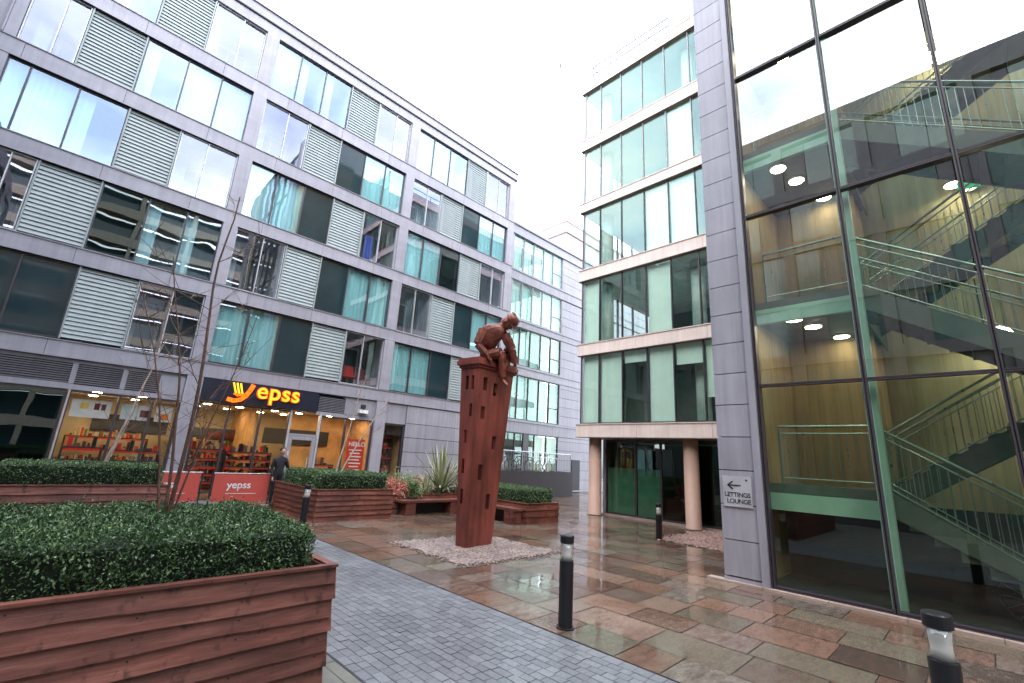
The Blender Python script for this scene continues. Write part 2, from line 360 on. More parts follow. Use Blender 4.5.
# ------------------------------------------------------------------ ground
tag(MB().quad((-150, -150, -.03), (150, -150, -.03), (150, 150, -.03), (-150, 150, -.03)).build('ground', 'ground'), kind='structure')
def paving(name, x0, x1, y0, y1, wr, lr, gap, m, tilt, z=0., along='y'):
    V = []; F = []; b0, b1, a0, a1 = (x0, x1, y0, y1) if along == 'y' else (y0, y1, x0, x1)
    c = b0
    while c < b1 - .01:
        wd = min(random.uniform(*wr), b1 - c); 
        if b1 - c - wd < wr[0] * .5: wd = b1 - c
        a = a0 - random.random() * lr[1]
        while a < a1:
            l = random.uniform(*lr); p0, p1 = max(a, a0), min(a + l, a1)
            if p1 - p0 > gap * 3:
                tx, ty = random.gauss(0, tilt), random.gauss(0, tilt); dz = z + random.gauss(0, .0006)
                g = gap / 2; q = [(c + g, p0 + g), (c + wd - g, p0 + g), (c + wd - g, p1 - g), (c + g, p1 - g)]; k = len(V)
                for i, (s, t) in enumerate(q):
                    zz = dz + (s - c - wd / 2) * tx + (t - (p0 + p1) / 2) * ty
                    V.append((s, t, zz) if along == 'y' else (t, s, zz))
                F.append((k, k + 1, k + 2, k + 3) if along == 'y' else (k + 3, k + 2, k + 1, k))
            a += l
        c += wd
    o = raw(name, V, F, m); tag(o, kind='structure'); return o
tag(MB().quad((-20, -16, -.008), (34, -16, -.008), (34, 18.6, -.008), (-20, 18.6, -.008)).build('paving_bed', 'mortar'), kind='structure')
paving('plaza_paving', 4.44, 8.72, -8, 17.8, (.42, .72), (.42, 1.05), .014, 'flag', .0022)
paving('plaza_paving', 8.74, 30, 3.4, 17.8, (.42, .72), (.42, 1.05), .014, 'flag', .0022)
tag(MB().quad((2.27, -8, -.004), (4.43, -8, -.004), (4.43, 17.8, -.004), (2.27, 17.8, -.004)).build('path_bed', 'mortar2'), kind='structure')
paving('sett_path', 2.28, 4.42, -8, 17.8, (.095, .105), (.11, .20), .007, 'sett', .010)
paving('side_paving', -14, 2.26, -8, 17.8, (.6, .9), (.6, 1.0), .008, 'conc', .002, along='x')
kb = MB()
for y in np.arange(-8, 3.3, .9): kb.box(8.73, 8.90, y + .004, y + .896, -.02, .035)
tag(kb.build('kerb', 'kerb'), kind='structure')

# ------------------------------------------------------------------ main apartment block (facade on Y = 17.94)
FY = 17.94
apt = thing('apartment_block', (6.5, FY, 0), 'long grey clad apartment block with teal glazed bays above the snack shop', 'building')
SILL = [4.42, 7.14, 9.93, 12.72, 15.52]; HEAD = [6.62, 9.40, 12.14, 14.94, 17.85]
BAYS = [(-3.56, 2.80, -3.05), (3.26, 9.60, 3.26), (10.08, 16.52, 10.08)]
A = [0, .97, 2.03, 3.19, 4.64, 6.38]; B = [0, 1.72, 3.16, 4.32, 5.36, 6.38]
wall = MB()
def band(mb, x0, x1, z0, z1, y=FY - .10, joints=2.29):
    x = x0; mb.box(x0, x1, y + .012, FY + .3, z0, z1, 1)
    while x < x1 - .01:
        e = min(x + joints, x1); mb.box(x + .006, e - .006, y, y + .05, z0 + .035, z1 - .03); x = e
    mb.box(x0, x1, y - .03, y + .05, z1 - .028, z1 - .004); mb.box(x0, x1, y - .015, y + .05, z0 + .004, z0 + .03)
zb = [(3.90, 4.40)] + [(HEAD[i], SILL[i + 1]) for i in range(4)]
for z0, z1 in zb: band(wall, -12, 17.05, z0 + .004, z1 - .004)
# parapet
wall.box(-12, 17.05, FY - .10, FY + .4, 17.86, 18.30); wall.box(-12, 17.08, FY - .16, FY + .5, 18.31, 18.36, 1); wall.box(-12, 17.1, FY - .14, FY + .5, 18.37, 18.78); wall.box(-12, 17.12, FY - .2, FY + .55, 18.785, 18.84)
# piers
for x0, x1 in ((2.80, 3.26), (9.60, 10.08), (16.52, 17.03)):
    zz = [(4.405, SILL[0] + 2.195)] + [(SILL[i], HEAD[i]) for i in range(1, 5)]
    for a, b in zz: wall.box(x0 + .004, x1 - .004, FY - .13, FY + .3, a + .004, b - .004)
    wall.box(x0, x1, FY - .12, FY + .3, 0, 3.895)
for a, b in [(4.405, 6.61)] + [(SILL[i] + .004, HEAD[i] - .004) for i in range(1, 5)]:
    wall.box(-3.30, -3.06, FY - .10, FY + .3, a, b); wall.box(-3.34, -3.305, FY - .16, FY + .3, a, b)
    for k in range(5): wall.box(-3.35 - 1.7 * (k + 1) + .01, -3.35 - 1.7 * k, FY - .07, FY + .3, a, b)
# wing return & roof & end wall & back
wall.box(-12, 17.0, FY + 1.9, FY + 12, 3.95, 18.3); wall.box(16.95, 17.04, FY + .31, FY + 12, 3.95, 18.3)
wall.box(-12, 17.0, FY + .55, FY + 12, 18.31, 18.42)
wall.build('wall', ['band', 'seam'], apt)
# deck slabs and cross walls behind the glazing
rm = MB()
for z in [4.1] + [s - .35 for s in SILL[1:]] + [17.9]: rm.box(-3.3, 16.9, FY + .31, FY + 1.88, z, z + .22)
for bi, (bx, be, cl) in enumerate(BAYS):
    for r in range(5):
        pat = A if r % 2 == 0 else B
        for c in pat[1:-1]:
            x = bx + c * (be - bx) / 6.38
            if x > cl + .1: rm.box(x - .04, x + .04, FY + .12, FY + 1.88, SILL[r] - .12, HEAD[r] + .25)
    rm.box(bx - .3, bx - .02, FY + .31, FY + 1.88, 4.3, 18)
rm.build('room_wall', 'room', apt)

def pane(mb, x0, x1, z0, z1, y, t=.0035):
    a, b = random.gauss(0, t), random.gauss(0, t)
    def f(x, z): return (x, y + (x - (x0 + x1) / 2) * a + (z - (z0 + z1) / 2) * b, z)
    return mb.quad(f(x0, z0), f(x1, z0), f(x1, z1), f(x0, z1))
def curtain(x0, x1, z0, z1, y, m, parent, amp=.012, name='curtain'):
    n = max(6, int((x1 - x0) / .035)); V = []; ph = random.random() * 6; fr = random.uniform(34, 46)
    for i in range(n + 1):
        x = x0 + (x1 - x0) * i / n; yy = y + amp * math.sin(x * fr + ph + .8 * math.sin(x * 5))
        V += [(x, yy, z0), (x, yy, z1)]
    return raw(name, V, [(2 * i, 2 * i + 2, 2 * i + 3, 2 * i + 1) for i in range(n)], m, parent, True)
LOOK = {(0, 4): ['c', 'p', 'c'], (0, 3): ['n', 'p', 'p'], (0, 2): ['t', 'p', 'n'], (0, 1): ['d', 'n', 'n'], (0, 0): ['d', 'D', 'D'],
        (1, 4): ['p', 'c', 'n'], (1, 3): ['D', 't', 't'], (1, 2): ['p', 't', 'D'], (1, 1): ['D', 't', 't'], (1, 0): ['t', 't', 'D'],
        (2, 4): ['t', 't', 'n'], (2, 3): ['D', 't', 't'], (2, 2): ['t', 't', 'd'], (2, 1): ['D', 't', 't'], (2, 0): ['t', 't', 'D']}
for bi, (bx, be, cl) in enumerate(BAYS):
    sc = (be - bx) / 6.38
    for r in range(5):
        z0, z1 = SILL[r], HEAD[r]; typeA = r % 2 == 0
        xs = [bx + c * sc for c in (A if typeA else B)]
        if typeA: trio = xs[0:4]; lou = (xs[3], xs[4]); bal = (xs[4], xs[5])
        else: bal = (xs[0], xs[1]); lou = (xs[1], xs[2]); trio = xs[2:6]
        trio = [max(t, cl) for t in trio]
        # window trio
        fr = MB(); x0, x1 = trio[0], trio[-1]
        fr.box(x0, x1, FY - .01, FY + .10, z1 - .05, z1 - .003); fr.box(x0, x1, FY - .01, FY + .10, z0 + .003, z0 + .045)
        for t in trio: fr.box(t - .022, t + .022, FY - .02, FY + .10, z0 + .046, z1 - .051)
        wdw = fr.build('window', 'mull', apt)
        for k in range(3):
            a, b = trio[k] + .023, trio[k + 1] - .023
            if b - a < .15: continue
            lk = LOOK[(bi, r)][k]
            g = pane(MB(), a, b, z0 + .046, z1 - .052, FY + .02).build('pane', {'D': 'spandrel', 'd': 'gl_dark'}.get(lk, 'gl_flat'), wdw)
            if lk in 'tp':
                curtain(a + .01, b - .01, z0 + .05, z1 - .06, FY + .16, {'t': 'teal', 'p': 'palecur'}[lk], wdw)
            elif lk == 'n' or lk == 'c':
                curtain(a + .01, a + (b - a) * .35, z0 + .05, z1 - .06, FY + .18, 'palecur', wdw)
        # louvred screen
        lx0, lx1 = max(lou[0], cl), lou[1]
        lv = MB(); lv.box(lx0 + .015, lx0 + .055, FY - .06, FY + .06, z0 + .003, z1 - .003); lv.box(lx1 - .055, lx1 - .015, FY - .06, FY + .06, z0 + .003, z1 - .003)
        nsl = 17; pitch = (z1 - z0 - .06) / nsl
        for i in range(nsl):
            zc = z0 + .06 + pitch * i
            lv.add([(lx0 + .056, FY - .02, zc), (lx1 - .056, FY - .02, zc), (lx1 - .056, FY + .01, zc + pitch * .84), (lx0 + .056, FY + .01, zc + pitch * .84),
                    (lx0 + .056, FY - .012, zc - .004), (lx1 - .056, FY - .012, zc - .004), (lx1 - .056, FY + .018, zc + pitch * .84 - .004), (lx0 + .056, FY + .018, zc + pitch * .84 - .004)],
                   [(0, 1, 2, 3), (7, 6, 5, 4), (0, 4, 5, 1), (2, 6, 7, 3)])
        sc_ = lv.build('louvre_screen', 'louvre', apt)
        MB().box(lx0 + .01, lx1 - .01, FY + .62, FY + .66, z0 - .1, z1 - .05).build('rear_panel', 'room', sc_)  # pale panels added behind the slats to lighten the dark recess
        MB().box(lx0 + .1, lx0 + (lx1 - lx0) * random.uniform(.35, .9), FY + .5, FY + .56, z0 - .1, z1 - .1).build('pale_backing', 'white', sc_)
        # balcony glazing
        bx0, bx1 = max(bal[0], cl), bal[1]; md = (bx0 + bx1) / 2 + random.uniform(-.12, .12)
        bf = MB(); bf.box(bx0, bx1, FY - .02, FY + .08, z1 - .045, z1 - .003); bf.box(bx0, bx1, FY - .02, FY + .08, z0 + .003, z0 + .04)
        for t in (bx0 + .02, md, bx1 - .02): bf.box(t - .014, t + .014, FY - .03, FY + .08, z0 + .041, z1 - .046, 1 if t == md else 0)
        bo = bf.build('balcony_screen', ['fin', 'fin'], apt)
        pane(MB(), bx0 + .035, md - .015, z0 + .041, z1 - .046, FY + .02).build('pane', 'gl_bal', bo); pane(MB(), md + .015, bx1 - .035, z0 + .041, z1 - .046, FY + .035).build('pane', 'gl_bal', bo)
        dr = MB(); dr.box(bx0 + .15, bx1 - .2, FY + 1.80, FY + 1.86, z0 - .1, z1 - .25)
        dd = dr.build('balcony_door', 'white', apt)
        MB().box(bx0 + .25, (bx0 + bx1) / 2 - .05, FY + 1.77, FY + 1.795, z0, z1 - .35).box((bx0 + bx1) / 2 + .03, bx1 - .3, FY + 1.77, FY + 1.795, z0, z1 - .35).build('pane', 'oppgl', dd)
        if (bi, r) in ((0, 4), (1, 3), (0, 3), (1, 1), (2, 3), (0, 2), (1, 4)): curtain(bx0 + .1, bx0 + .45, z0 + .1, z1 - .1, FY + 1.2, 'palecur', apt)
# things on balconies
def folding_chair(x, y, z, m, label):
    t = thing('balcony_chair', (x, y, z), label, 'chair')
    MB().box(x - .24, x + .24, y - .22, y + .22, z + .44, z + .48).build('seat', m, t, bevel=.01)
    MB().hexa([(x - .24, y + .20, z + .48), (x + .24, y + .20, z + .48), (x + .24, y + .24, z + .48), (x - .24, y + .24, z + .48), (x - .23, y + .3, z + .98), (x + .23, y + .3, z + .98), (x + .23, y + .34, z + .98), (x - .23, y + .34, z + .98)]).build('backrest', m, t, bevel=.02)
    for sx in (-1, 1):
        for sy in (-1, 1): MB().tube((x + sx * .22, y + sy * .2, z), (x + sx * .2, y + sy * .18, z + .44), .015).build('leg', m, t)
folding_chair(8.55, 18.45, 4.33, 'redch', 'bright red chair on the glazed balcony above the snack shop door'); folding_chair(9.2, 18.55, 4.33, 'maroon', 'dark maroon chair on the balcony beside the bright red chair')
tw = thing('towel', (8.35, 18.5, 9.8), 'deep blue towel draped in a glazed balcony of the middle bay', 'towel')
curtain(8.25, 8.65, 9.95, 11.3, 18.35, 'blue', tw, .02, 'cloth'); MB().tube((8.1, 18.35, 11.3), (8.9, 18.35, 11.3), .012).build('rail', 'fin', tw)

# ------------------------------------------------------------------ ground floor of the block: shop
gf = MB()
gf.box(-12, 2.79, FY - .02, FY + .3, 3.80, 3.895); gf.box(-12, .16, FY - .03, FY + .1, 3.06, 3.22)
gf.box(.16, 2.79, FY - .03, FY + .1, 3.06, 3.20); gf.box(2.14, 2.79, FY - .04, FY + .2, 3.205, 3.795)
for x in (.16, 1.28): gf.box(x - .06, x + .06, FY - .04, FY + .1, 3.225, 3.795)
gf.box(-12, -3.05, FY - .05, FY + .3, 0, 3.05)
gf.box(7.15, 9.59, FY - .03, FY + .1, 3.06, 3.2); gf.box(8.25, 9.59, FY - .04, FY + .2, 3.205, 3.89)
gf.box(10.09, 11.12, FY - .03, FY + .2, 3.03, 3.89)
# cladding right of the shop
zs = [0, .62, 1.24, 1.86, 2.48, 3.10, 3.88]
for i in range(6):
    for x0, x1 in ((11.14, 13.9), (13.9, 17.0)): gf.box(x0 + .008, x1 - .008, FY - .06, FY + .25, zs[i] + .012, zs[i + 1] - .012)
gf.box(11.13, 17.03, FY - .02, FY + .26, 0, 3.89, 1)
gf.build('ground_floor_wall', ['clad', 'seam'], apt)
for x0, x1 in ((-3.0, .1), (.22, 1.22), (1.34, 2.13), (7.2, 8.24)):
    lg = MB()
    for i in range(9): z = 3.24 + .062 * i; lg.quad((x0, FY - .03, z), (x1, FY - .03, z), (x1, FY + .04, z + .04), (x0, FY + .04, z + .04)); lg.quad((x0, FY - .03, z), (x1, FY - .03, z), (x1, FY - .03, z + .012), (x0, FY - .03, z + .012))
    lg.box(x0, x1, FY + .05, FY + .08, 3.21, 3.82, 1)
    lg.build('vent_grille', ['clad', 'seam'], apt)
def shopwin(xs, z0, z1, mt='mull', gl='gl_shop', w=.03):
    f = MB(); f.box(xs[0], xs[-1], FY - .01, FY + .08, z1 - .05, z1 - .002); f.box(xs[0], xs[-1], FY - .02, FY + .08, z0 + .002, z0 + .06)
    for x in xs: f.box(x - w, x + w, FY - .02, FY + .08, z0 + .061, z1 - .051)
    o = f.build('shop_window', mt, apt)
    for a, b in zip(xs[:-1], xs[1:]): pane(MB(), a + w + .001, b - w - .001, z0 + .061, z1 - .052, FY + .03, .001).build('pane', gl, o)
    return o
shopwin([-3.02, -1.55, .12], 0, 3.05, gl='gl_dark'); shopwin([.20, 1.30, 2.10, 2.76], .25, 3.05); shopwin([3.30, 4.20, 5.22, 6.20], .2, 3.12)
shopwin([7.38, 8.40, 9.56], .25, 3.05); shopwin([10.12, 11.08], .25, 3.0)
for a, b, c in ((.165, .20, 3.05), (6.20, 6.27, 3.12), (7.31, 7.38, 3.12)): MB().box(a, b, FY - .05, FY + .09, 0, c).build('window_post', 'fin', apt)
d = MB(); d.box(6.28, 7.30, FY - .02, FY + .06, 2.22, 2.30); d.box(6.28, 6.42, FY - .03, FY + .05, .02, 2.21); d.box(7.16, 7.30, FY - .03, FY + .05, .02, 2.21); d.box(6.43, 7.15, FY - .03, FY + .05, 2.08, 2.21); d.box(6.43, 7.15, FY - .03, FY + .05, .02, .3)
dr = d.build('shop_door', 'clad', apt); MB().quad((6.43, FY + .01, .3), (7.15, FY + .01, .3), (7.15, FY + .01, 2.08), (6.43, FY + .01, 2.08)).build('pane', 'gl_shop', dr)
MB().quad((6.28, FY + .01, 2.3), (7.3, FY + .01, 2.3), (7.3, FY + .01, 3.1), (6.28, FY + .01, 3.1)).build('transom_pane', 'gl_shop', apt); MB().tube((7.05, FY - .07, .95), (7.05, FY - .07, 1.45), .015).build('handle', 'alu', dr)
# interior
M['shopwall'] = surf('shopwall', (.55, .34, .15), .8, var=.35, scale=1.6); M['shopwall2'] = surf('shopwall2', (.52, .46, .33), .8, var=.1); M['shopfloor'] = surf('shopfloor', (.20, .13, .09), .4)
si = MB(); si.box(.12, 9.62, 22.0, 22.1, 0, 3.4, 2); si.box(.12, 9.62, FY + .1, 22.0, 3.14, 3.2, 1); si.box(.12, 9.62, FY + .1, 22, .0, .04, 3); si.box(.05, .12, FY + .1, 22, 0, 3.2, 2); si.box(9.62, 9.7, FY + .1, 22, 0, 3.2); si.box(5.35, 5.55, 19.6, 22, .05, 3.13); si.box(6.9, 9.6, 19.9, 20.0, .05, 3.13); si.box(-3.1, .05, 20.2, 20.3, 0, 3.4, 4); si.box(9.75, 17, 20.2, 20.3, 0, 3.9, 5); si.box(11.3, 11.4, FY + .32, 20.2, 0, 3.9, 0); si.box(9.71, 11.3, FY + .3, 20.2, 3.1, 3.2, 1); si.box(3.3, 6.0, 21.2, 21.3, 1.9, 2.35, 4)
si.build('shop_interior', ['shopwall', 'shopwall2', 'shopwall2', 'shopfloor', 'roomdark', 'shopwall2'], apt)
lm = []
for x in (.8, 1.9, 3.7, 4.7, 5.9, 6.8, 8.0, 9.0):
    for y in (18.7, 20.4):
        if 6.9 < x and y > 20: continue
        t = thing('shop_downlight', (x, y, 3.12), 'round warm downlight in the shop ceiling', 'ceiling light', 'downlights in the snack shop ceiling')
        MB().lathe((x, y, 3.10), [(.13, 0), (.14, .03)], 16).build('rim', 'white', t); MB().lathe((x, y, 3.088), [(.115, 0), (.115, .008)], 16).build('lens', 'lampw', t)
ct = thing('shop_counter', (6.2, 19.3, .04), 'dark serving counter behind the door of the snack shop', 'counter')
MB().box(5.7, 6.85, 19.0, 19.55, .05, .95).build('body', 'bark', ct); MB().box(5.65, 6.9, 18.95, 19.6, .951, 1.0).build('top', 'shopwall2', ct)
mb_ = thing('menu_board', (4.2, 21.9, 2.4), 'dark menu board on the rear wall of the snack shop', 'menu board')
MB().box(1.0, 3.2, 21.93, 21.98, 2.0, 2.6).box(6.0, 8.6, 19.84, 19.89, 1.9, 2.5).build('board', 'ink', mb_)
# counters and shelves with goods
GOODS = ['redch', 'orange_w', 'leaf2', 'shopwall2', 'amber', 'maroon', 'blk', 'bark']
M['amber'] = surf('amber', (.8, .22, .03), .5); M['yel'] = surf('yel', (.75, .5, .06), .5)
def shelf(x0, x1, y, levels, label):
    t = thing('display_shelf', ((x0 + x1) / 2, y, .04), label, 'shelf')
    c = MB()
    for z in levels: c.box(x0, x1, y, y + .4, z - .04, z)
    c.box(x0, x0 + .04, y + .01, y + .39, .05, levels[-1] - .045); c.box(x1 - .04, x1, y + .01, y + .39, .05, levels[-1] - .045)
    c.build('shelf', 'ink', t); fr = MB()
    for z in levels: fr.box(x0 + .05, x1 - .05, y - .02, y - .002, z - .085, z - .045)
    fr.build('front_strip', 'redch', t)
    b = MB()
    for z in levels:
        x = x0 + .05
        while x < x1 - .15:
            wd = random.uniform(.03, .10); h = random.uniform(.04, .16) if z < levels[-1] else random.uniform(.05, .3)
            b.box(x, x + wd, y + .04 + random.random() * .05, y + .3, z + .002, z + h, random.randrange(8)); x += wd + random.uniform(.01, .06)
    tag(b.build('packed_goods', GOODS, None), 'assorted boxes and packets on the ' + label.split(' shelf')[0] + ' shelf', 'goods', kind='stuff')
shelf(.35, 1.25, 18.35, [.75, 1.15, 1.5], 'low shelf behind the left shop window pane'); shelf(1.4, 2.65, 18.3, [.75, 1.15, 1.45], 'wide shelf behind the shop window beside the pier')
shelf(3.4, 4.4, 18.4, [.55, .8, 1.05, 1.3, 1.6], 'tall shelf of packets under the lit shop name'); shelf(4.5, 6.0, 18.5, [.55, .8, 1.05, 1.3, 1.55], 'long shelf of packets left of the shop door'); shelf(7.5, 8.4, 18.5, [.5, .9, 1.2], 'short shelf right of the shop door')
shelf(3.5, 5.3, 20.9, [.5, .9, 1.3, 1.7], 'wall shelf at the back of the shop behind the long shelves'); shelf(.4, 2.6, 21.0, [.6, 1.0, 1.4, 1.8], 'wall shelf at the back of the shop behind the left window')
shelf(10.2, 11.0, 18.6, [.7, 1.15, 1.6, 2.05, 2.5], 'tall shelf behind the narrow window right of the shop')
# hanging posters
def poster(x0, x1, z0, z1, y, m, label, deco):
    t = thing('window_poster', ((x0 + x1) / 2, y, z0), label, 'poster'); MB().box(x0, x1, y, y + .01, z0, z1).build('board', m, t)
    return t
t = poster(.30, 1.18, 2.32, 2.82, 18.12, 'white', 'white picture poster hung in the leftmost lit shop window pane', 0)
MB().box(.5, .68, 18.108, 18.118, 2.58, 2.74, 0).box(.8, .92, 18.108, 18.118, 2.56, 2.74, 1).box(.96, 1.06, 18.108, 18.118, 2.56, 2.73, 1).build('picture', ['yel', 'maroon'], t)
t = poster(1.42, 1.8, 2.35, 2.8, 18.12, 'palecur', 'pale blue poster hung in the middle of the left shop window', 0)
t = poster(1.82, 2.15, 2.35, 2.8, 18.14, 'white', 'white poster with dark brown picture hung in the left shop window', 0); MB().box(1.88, 2.1, 18.128, 18.138, 2.45, 2.66, 0).build('picture', ['maroon'], t)
t = poster(2.25, 2.68, 2.35, 2.85, 18.12, 'white', 'white poster with orange picture hung beside the shop pier', 0); MB().box(2.4, 2.6, 18.108, 18.118, 2.42, 2.6, 0).build('picture', ['amber'], t)
t = poster(8.65, 9.4, .5, 2.25, 18.06, 'posterred', 'tall red poster reading HELLO in the window right of the shop door', 0)
text('lettering', 'HELLO', .24, (8.70, 18.055, 1.98), (1, 0, 0), (0, 0, 1), 'white', t, .002, .006)
tl = MB()
for i in range(9):
    z = 1.8 - i * .13; tl.box(8.74 + .05 * (i % 3), 9.3 - .07 * (i % 2), 18.048, 18.056, z, z + .045)
tl.build('text_lines', 'white', t)
text('lettering', 'yepss', .42, (4.4, 21.15, 2.0), (1, 0, 0), (0, 0, 1), 'maroon', apt, .004, .01)
# fascia sign
sg = thing('shop_sign', (5.2, FY - .12, 3.2), 'navy shop fascia with glowing orange yepss lettering', 'sign')
MB().box(3.28, 7.13, FY - .11, FY + .05, 3.16, 3.885).build('board', 'signnavy', sg)
def bold_text(s, size, x, z, y, parent, spacing=1.05):
    text('lettering', s, size, (x, y, z), (1, 0, 0), (0, 0, 1), 'orangeE', parent, .03, .022, spacing)
bold_text('epss', .80, 4.90, 3.42, FY - .16, sg, 1.08)
text('letter_glow', 'epss', .80, (4.90, FY - .192, 3.42), (1, 0, 0), (0, 0, 1), 'amberE', sg, .001, .004, 1.08)
y_ = MB()
def stroke(mb, pts, w, yy, dep, mi=0):
    for a, b in zip(pts[:-1], pts[1:]):
        a = Vector((a[0], 0, a[1])); b = Vector((b[0], 0, b[1])); dd = (b - a).normalized(); nn = Vector((-dd.z, 0, dd.x)) * w; e = dd * w * .35
        q = [a - nn - e, b - nn + e, b + nn + e, a + nn - e]
        mb.hexa([(p.x, yy, p.z) for p in q] + [(p.x, yy + dep, p.z) for p in q], mi)
arc = [(4.06, 3.27), (4.24, 3.235), (4.43, 3.29), (4.58, 3.43), (4.68, 3.62), (4.76, 3.83)]
stroke(y_, arc, .068, FY - .19, .07); stroke(y_, [(4.24, 3.50), (4.34, 3.45), (4.48, 3.50)], .055, FY - .185, .06)
y_.build('letter', 'orangeE', sg); ys = MB()
for i in range(3): stroke(ys, [(4.14 + i * .11, 3.84), (4.26 + i * .10, 3.50)], .021, FY - .20, .06)
ys.build('letter', 'yellowE', sg)
# flood lamp on the pier
t = thing('wall_lamp', (9.0, FY - .1, 3.3), 'small white box lamp on the wall right of the shop fascia', 'lamp')
MB().box(8.82, 9.2, FY - .22, FY - .045, 3.30, 3.44).build('body', 'white', t, bevel=.01); MB().box(8.92, 9.1, FY - .16, FY - .045, 3.50, 3.66).build('bracket', 'ink', t, bevel=.01); MB().lathe((9.0, FY - .17, 3.44), [(.03, 0), (.03, .06)], 10).build('neck', 'ink', t)

# ------------------------------------------------------------------ lower block beyond
lb = thing('lower_apartment_block', (20.5, FY, 0), 'pale five storey block with wide glazed strips beyond the statue', 'building')
m = MB(); FY2 = FY + .02
m.box(17.06, 40, FY2 + .0, FY2 + 10, 15.06, 15.75); m.box(17.06, 40, FY2 - .08, FY2 + .2, 15.58, 15.72)
for z0, z1 in ((3.28, 3.9), (5.9, 6.35), (8.6, 9.05), (11.72, 12.2)): pass
LZ = [(.2, 3.24), (3.95, 6.45), (7.0, 9.25), (9.75, 12.05), (12.72, 14.98)]
zprev = 0
for z0, z1 in LZ + [(15.06, 15.06)]:
    if z0 - zprev > .02:
        m.box(17.06, 40, FY2 - .06, FY2 + .3, zprev + .004, z0 - .004); m.box(17.06, 40, FY2 - .10, FY2 + .1, z0 - .12, z0 - .06)
    zprev = z1
for z0, z1 in LZ[0:]:
    z = z0
    while z < z1 - .1:
        e = min(z + .56, z1); m.box(21.85, 40, FY2 - .03, FY2 + .3, z + .01, e - .01); z = e
    m.box(17.06, 17.25, FY2 - .03, FY2 + .3, z0 + .004, z1 - .004)
m.box(21.86, 40, FY2 + .0, FY2 + .31, 0, 15.05, 1)
m.box(17.3, 22.5, FY2 + 2.2, FY2 + 2.3, 0, 15, 2)
for z0, z1 in LZ: m.box(17.2, 21.9, FY2 + .3, FY2 + 2.2, z0 - .3, z0 - .05, 2)
m.build('wall', ['clad', 'seam', 'room'], lb)
pm = MB(); pm.box(23.8, 34, 21.0, 23.6, 15.76, 20.6); pm.box(23.75, 34.1, 20.95, 23.65, 20.6, 20.72); pm.box(22.8, 34, 18.5, 20.94, 15.76, 18.35); pm.box(22.75, 34.1, 18.45, 20.94, 18.36, 18.5); pm.box(22.7, 34, 18.40, 20.93, 17.5, 17.6)
pm.build('penthouse', 'beigewall', lb)
for r, (z0, z1) in enumerate(LZ):
    xs = [17.26, 18.15, 19.05, 19.97, 20.9, 21.83] if r else [17.26, 18.15, 19.05, 19.75, 20.8, 21.83]
    f = MB(); f.box(17.26, 21.83, FY2 + .0, FY2 + .1, z1 - .06, z1 - .003); f.box(17.26, 21.83, FY2, FY2 + .1, z0 + .003, z0 + .06)
    for i, x in enumerate(xs): f.box(x - .025 - (.2 if (r == 0 and i == 2) else 0), x + .025 + (.2 if (r == 0 and i == 2) else 0), FY2 - .01, FY2 + .1, z0 + .061, z1 - .061)
    f.box(20.92, 21.80, FY2, FY2 + .08, z0 + .9, z0 + .95)
    wd = f.build('window', 'mull' if r < 3 else 'clad', lb)
    for a, b in zip(xs[:-1], xs[1:]):
        pane(MB(), a + .026, b - .026, z0 + .061, z1 - .062, FY2 + .04).build('pane', 'gl_off', wd)
        if r: curtain(a + .04, b - .04, z0 + .08, z1 - .08, FY2 + .2, 'palecur' if (r == 4 or random.random() < .5) else 'teal', wd)
        elif a > 19.5: curtain(a + .04, b - .04, z0 + .08, z1 - .08, FY2 + .25, 'cream', wd)
d = MB(); d.box(23.2, 24.0, FY2 - .08, FY2 - .035, 0, 1.95); d.build('door', 'ink', lb)
d = MB(); d.box(26.05, 26.95, FY2 - .08, FY2 - .035, .9, 3.3); d.build('window', 'oppgl', lb)

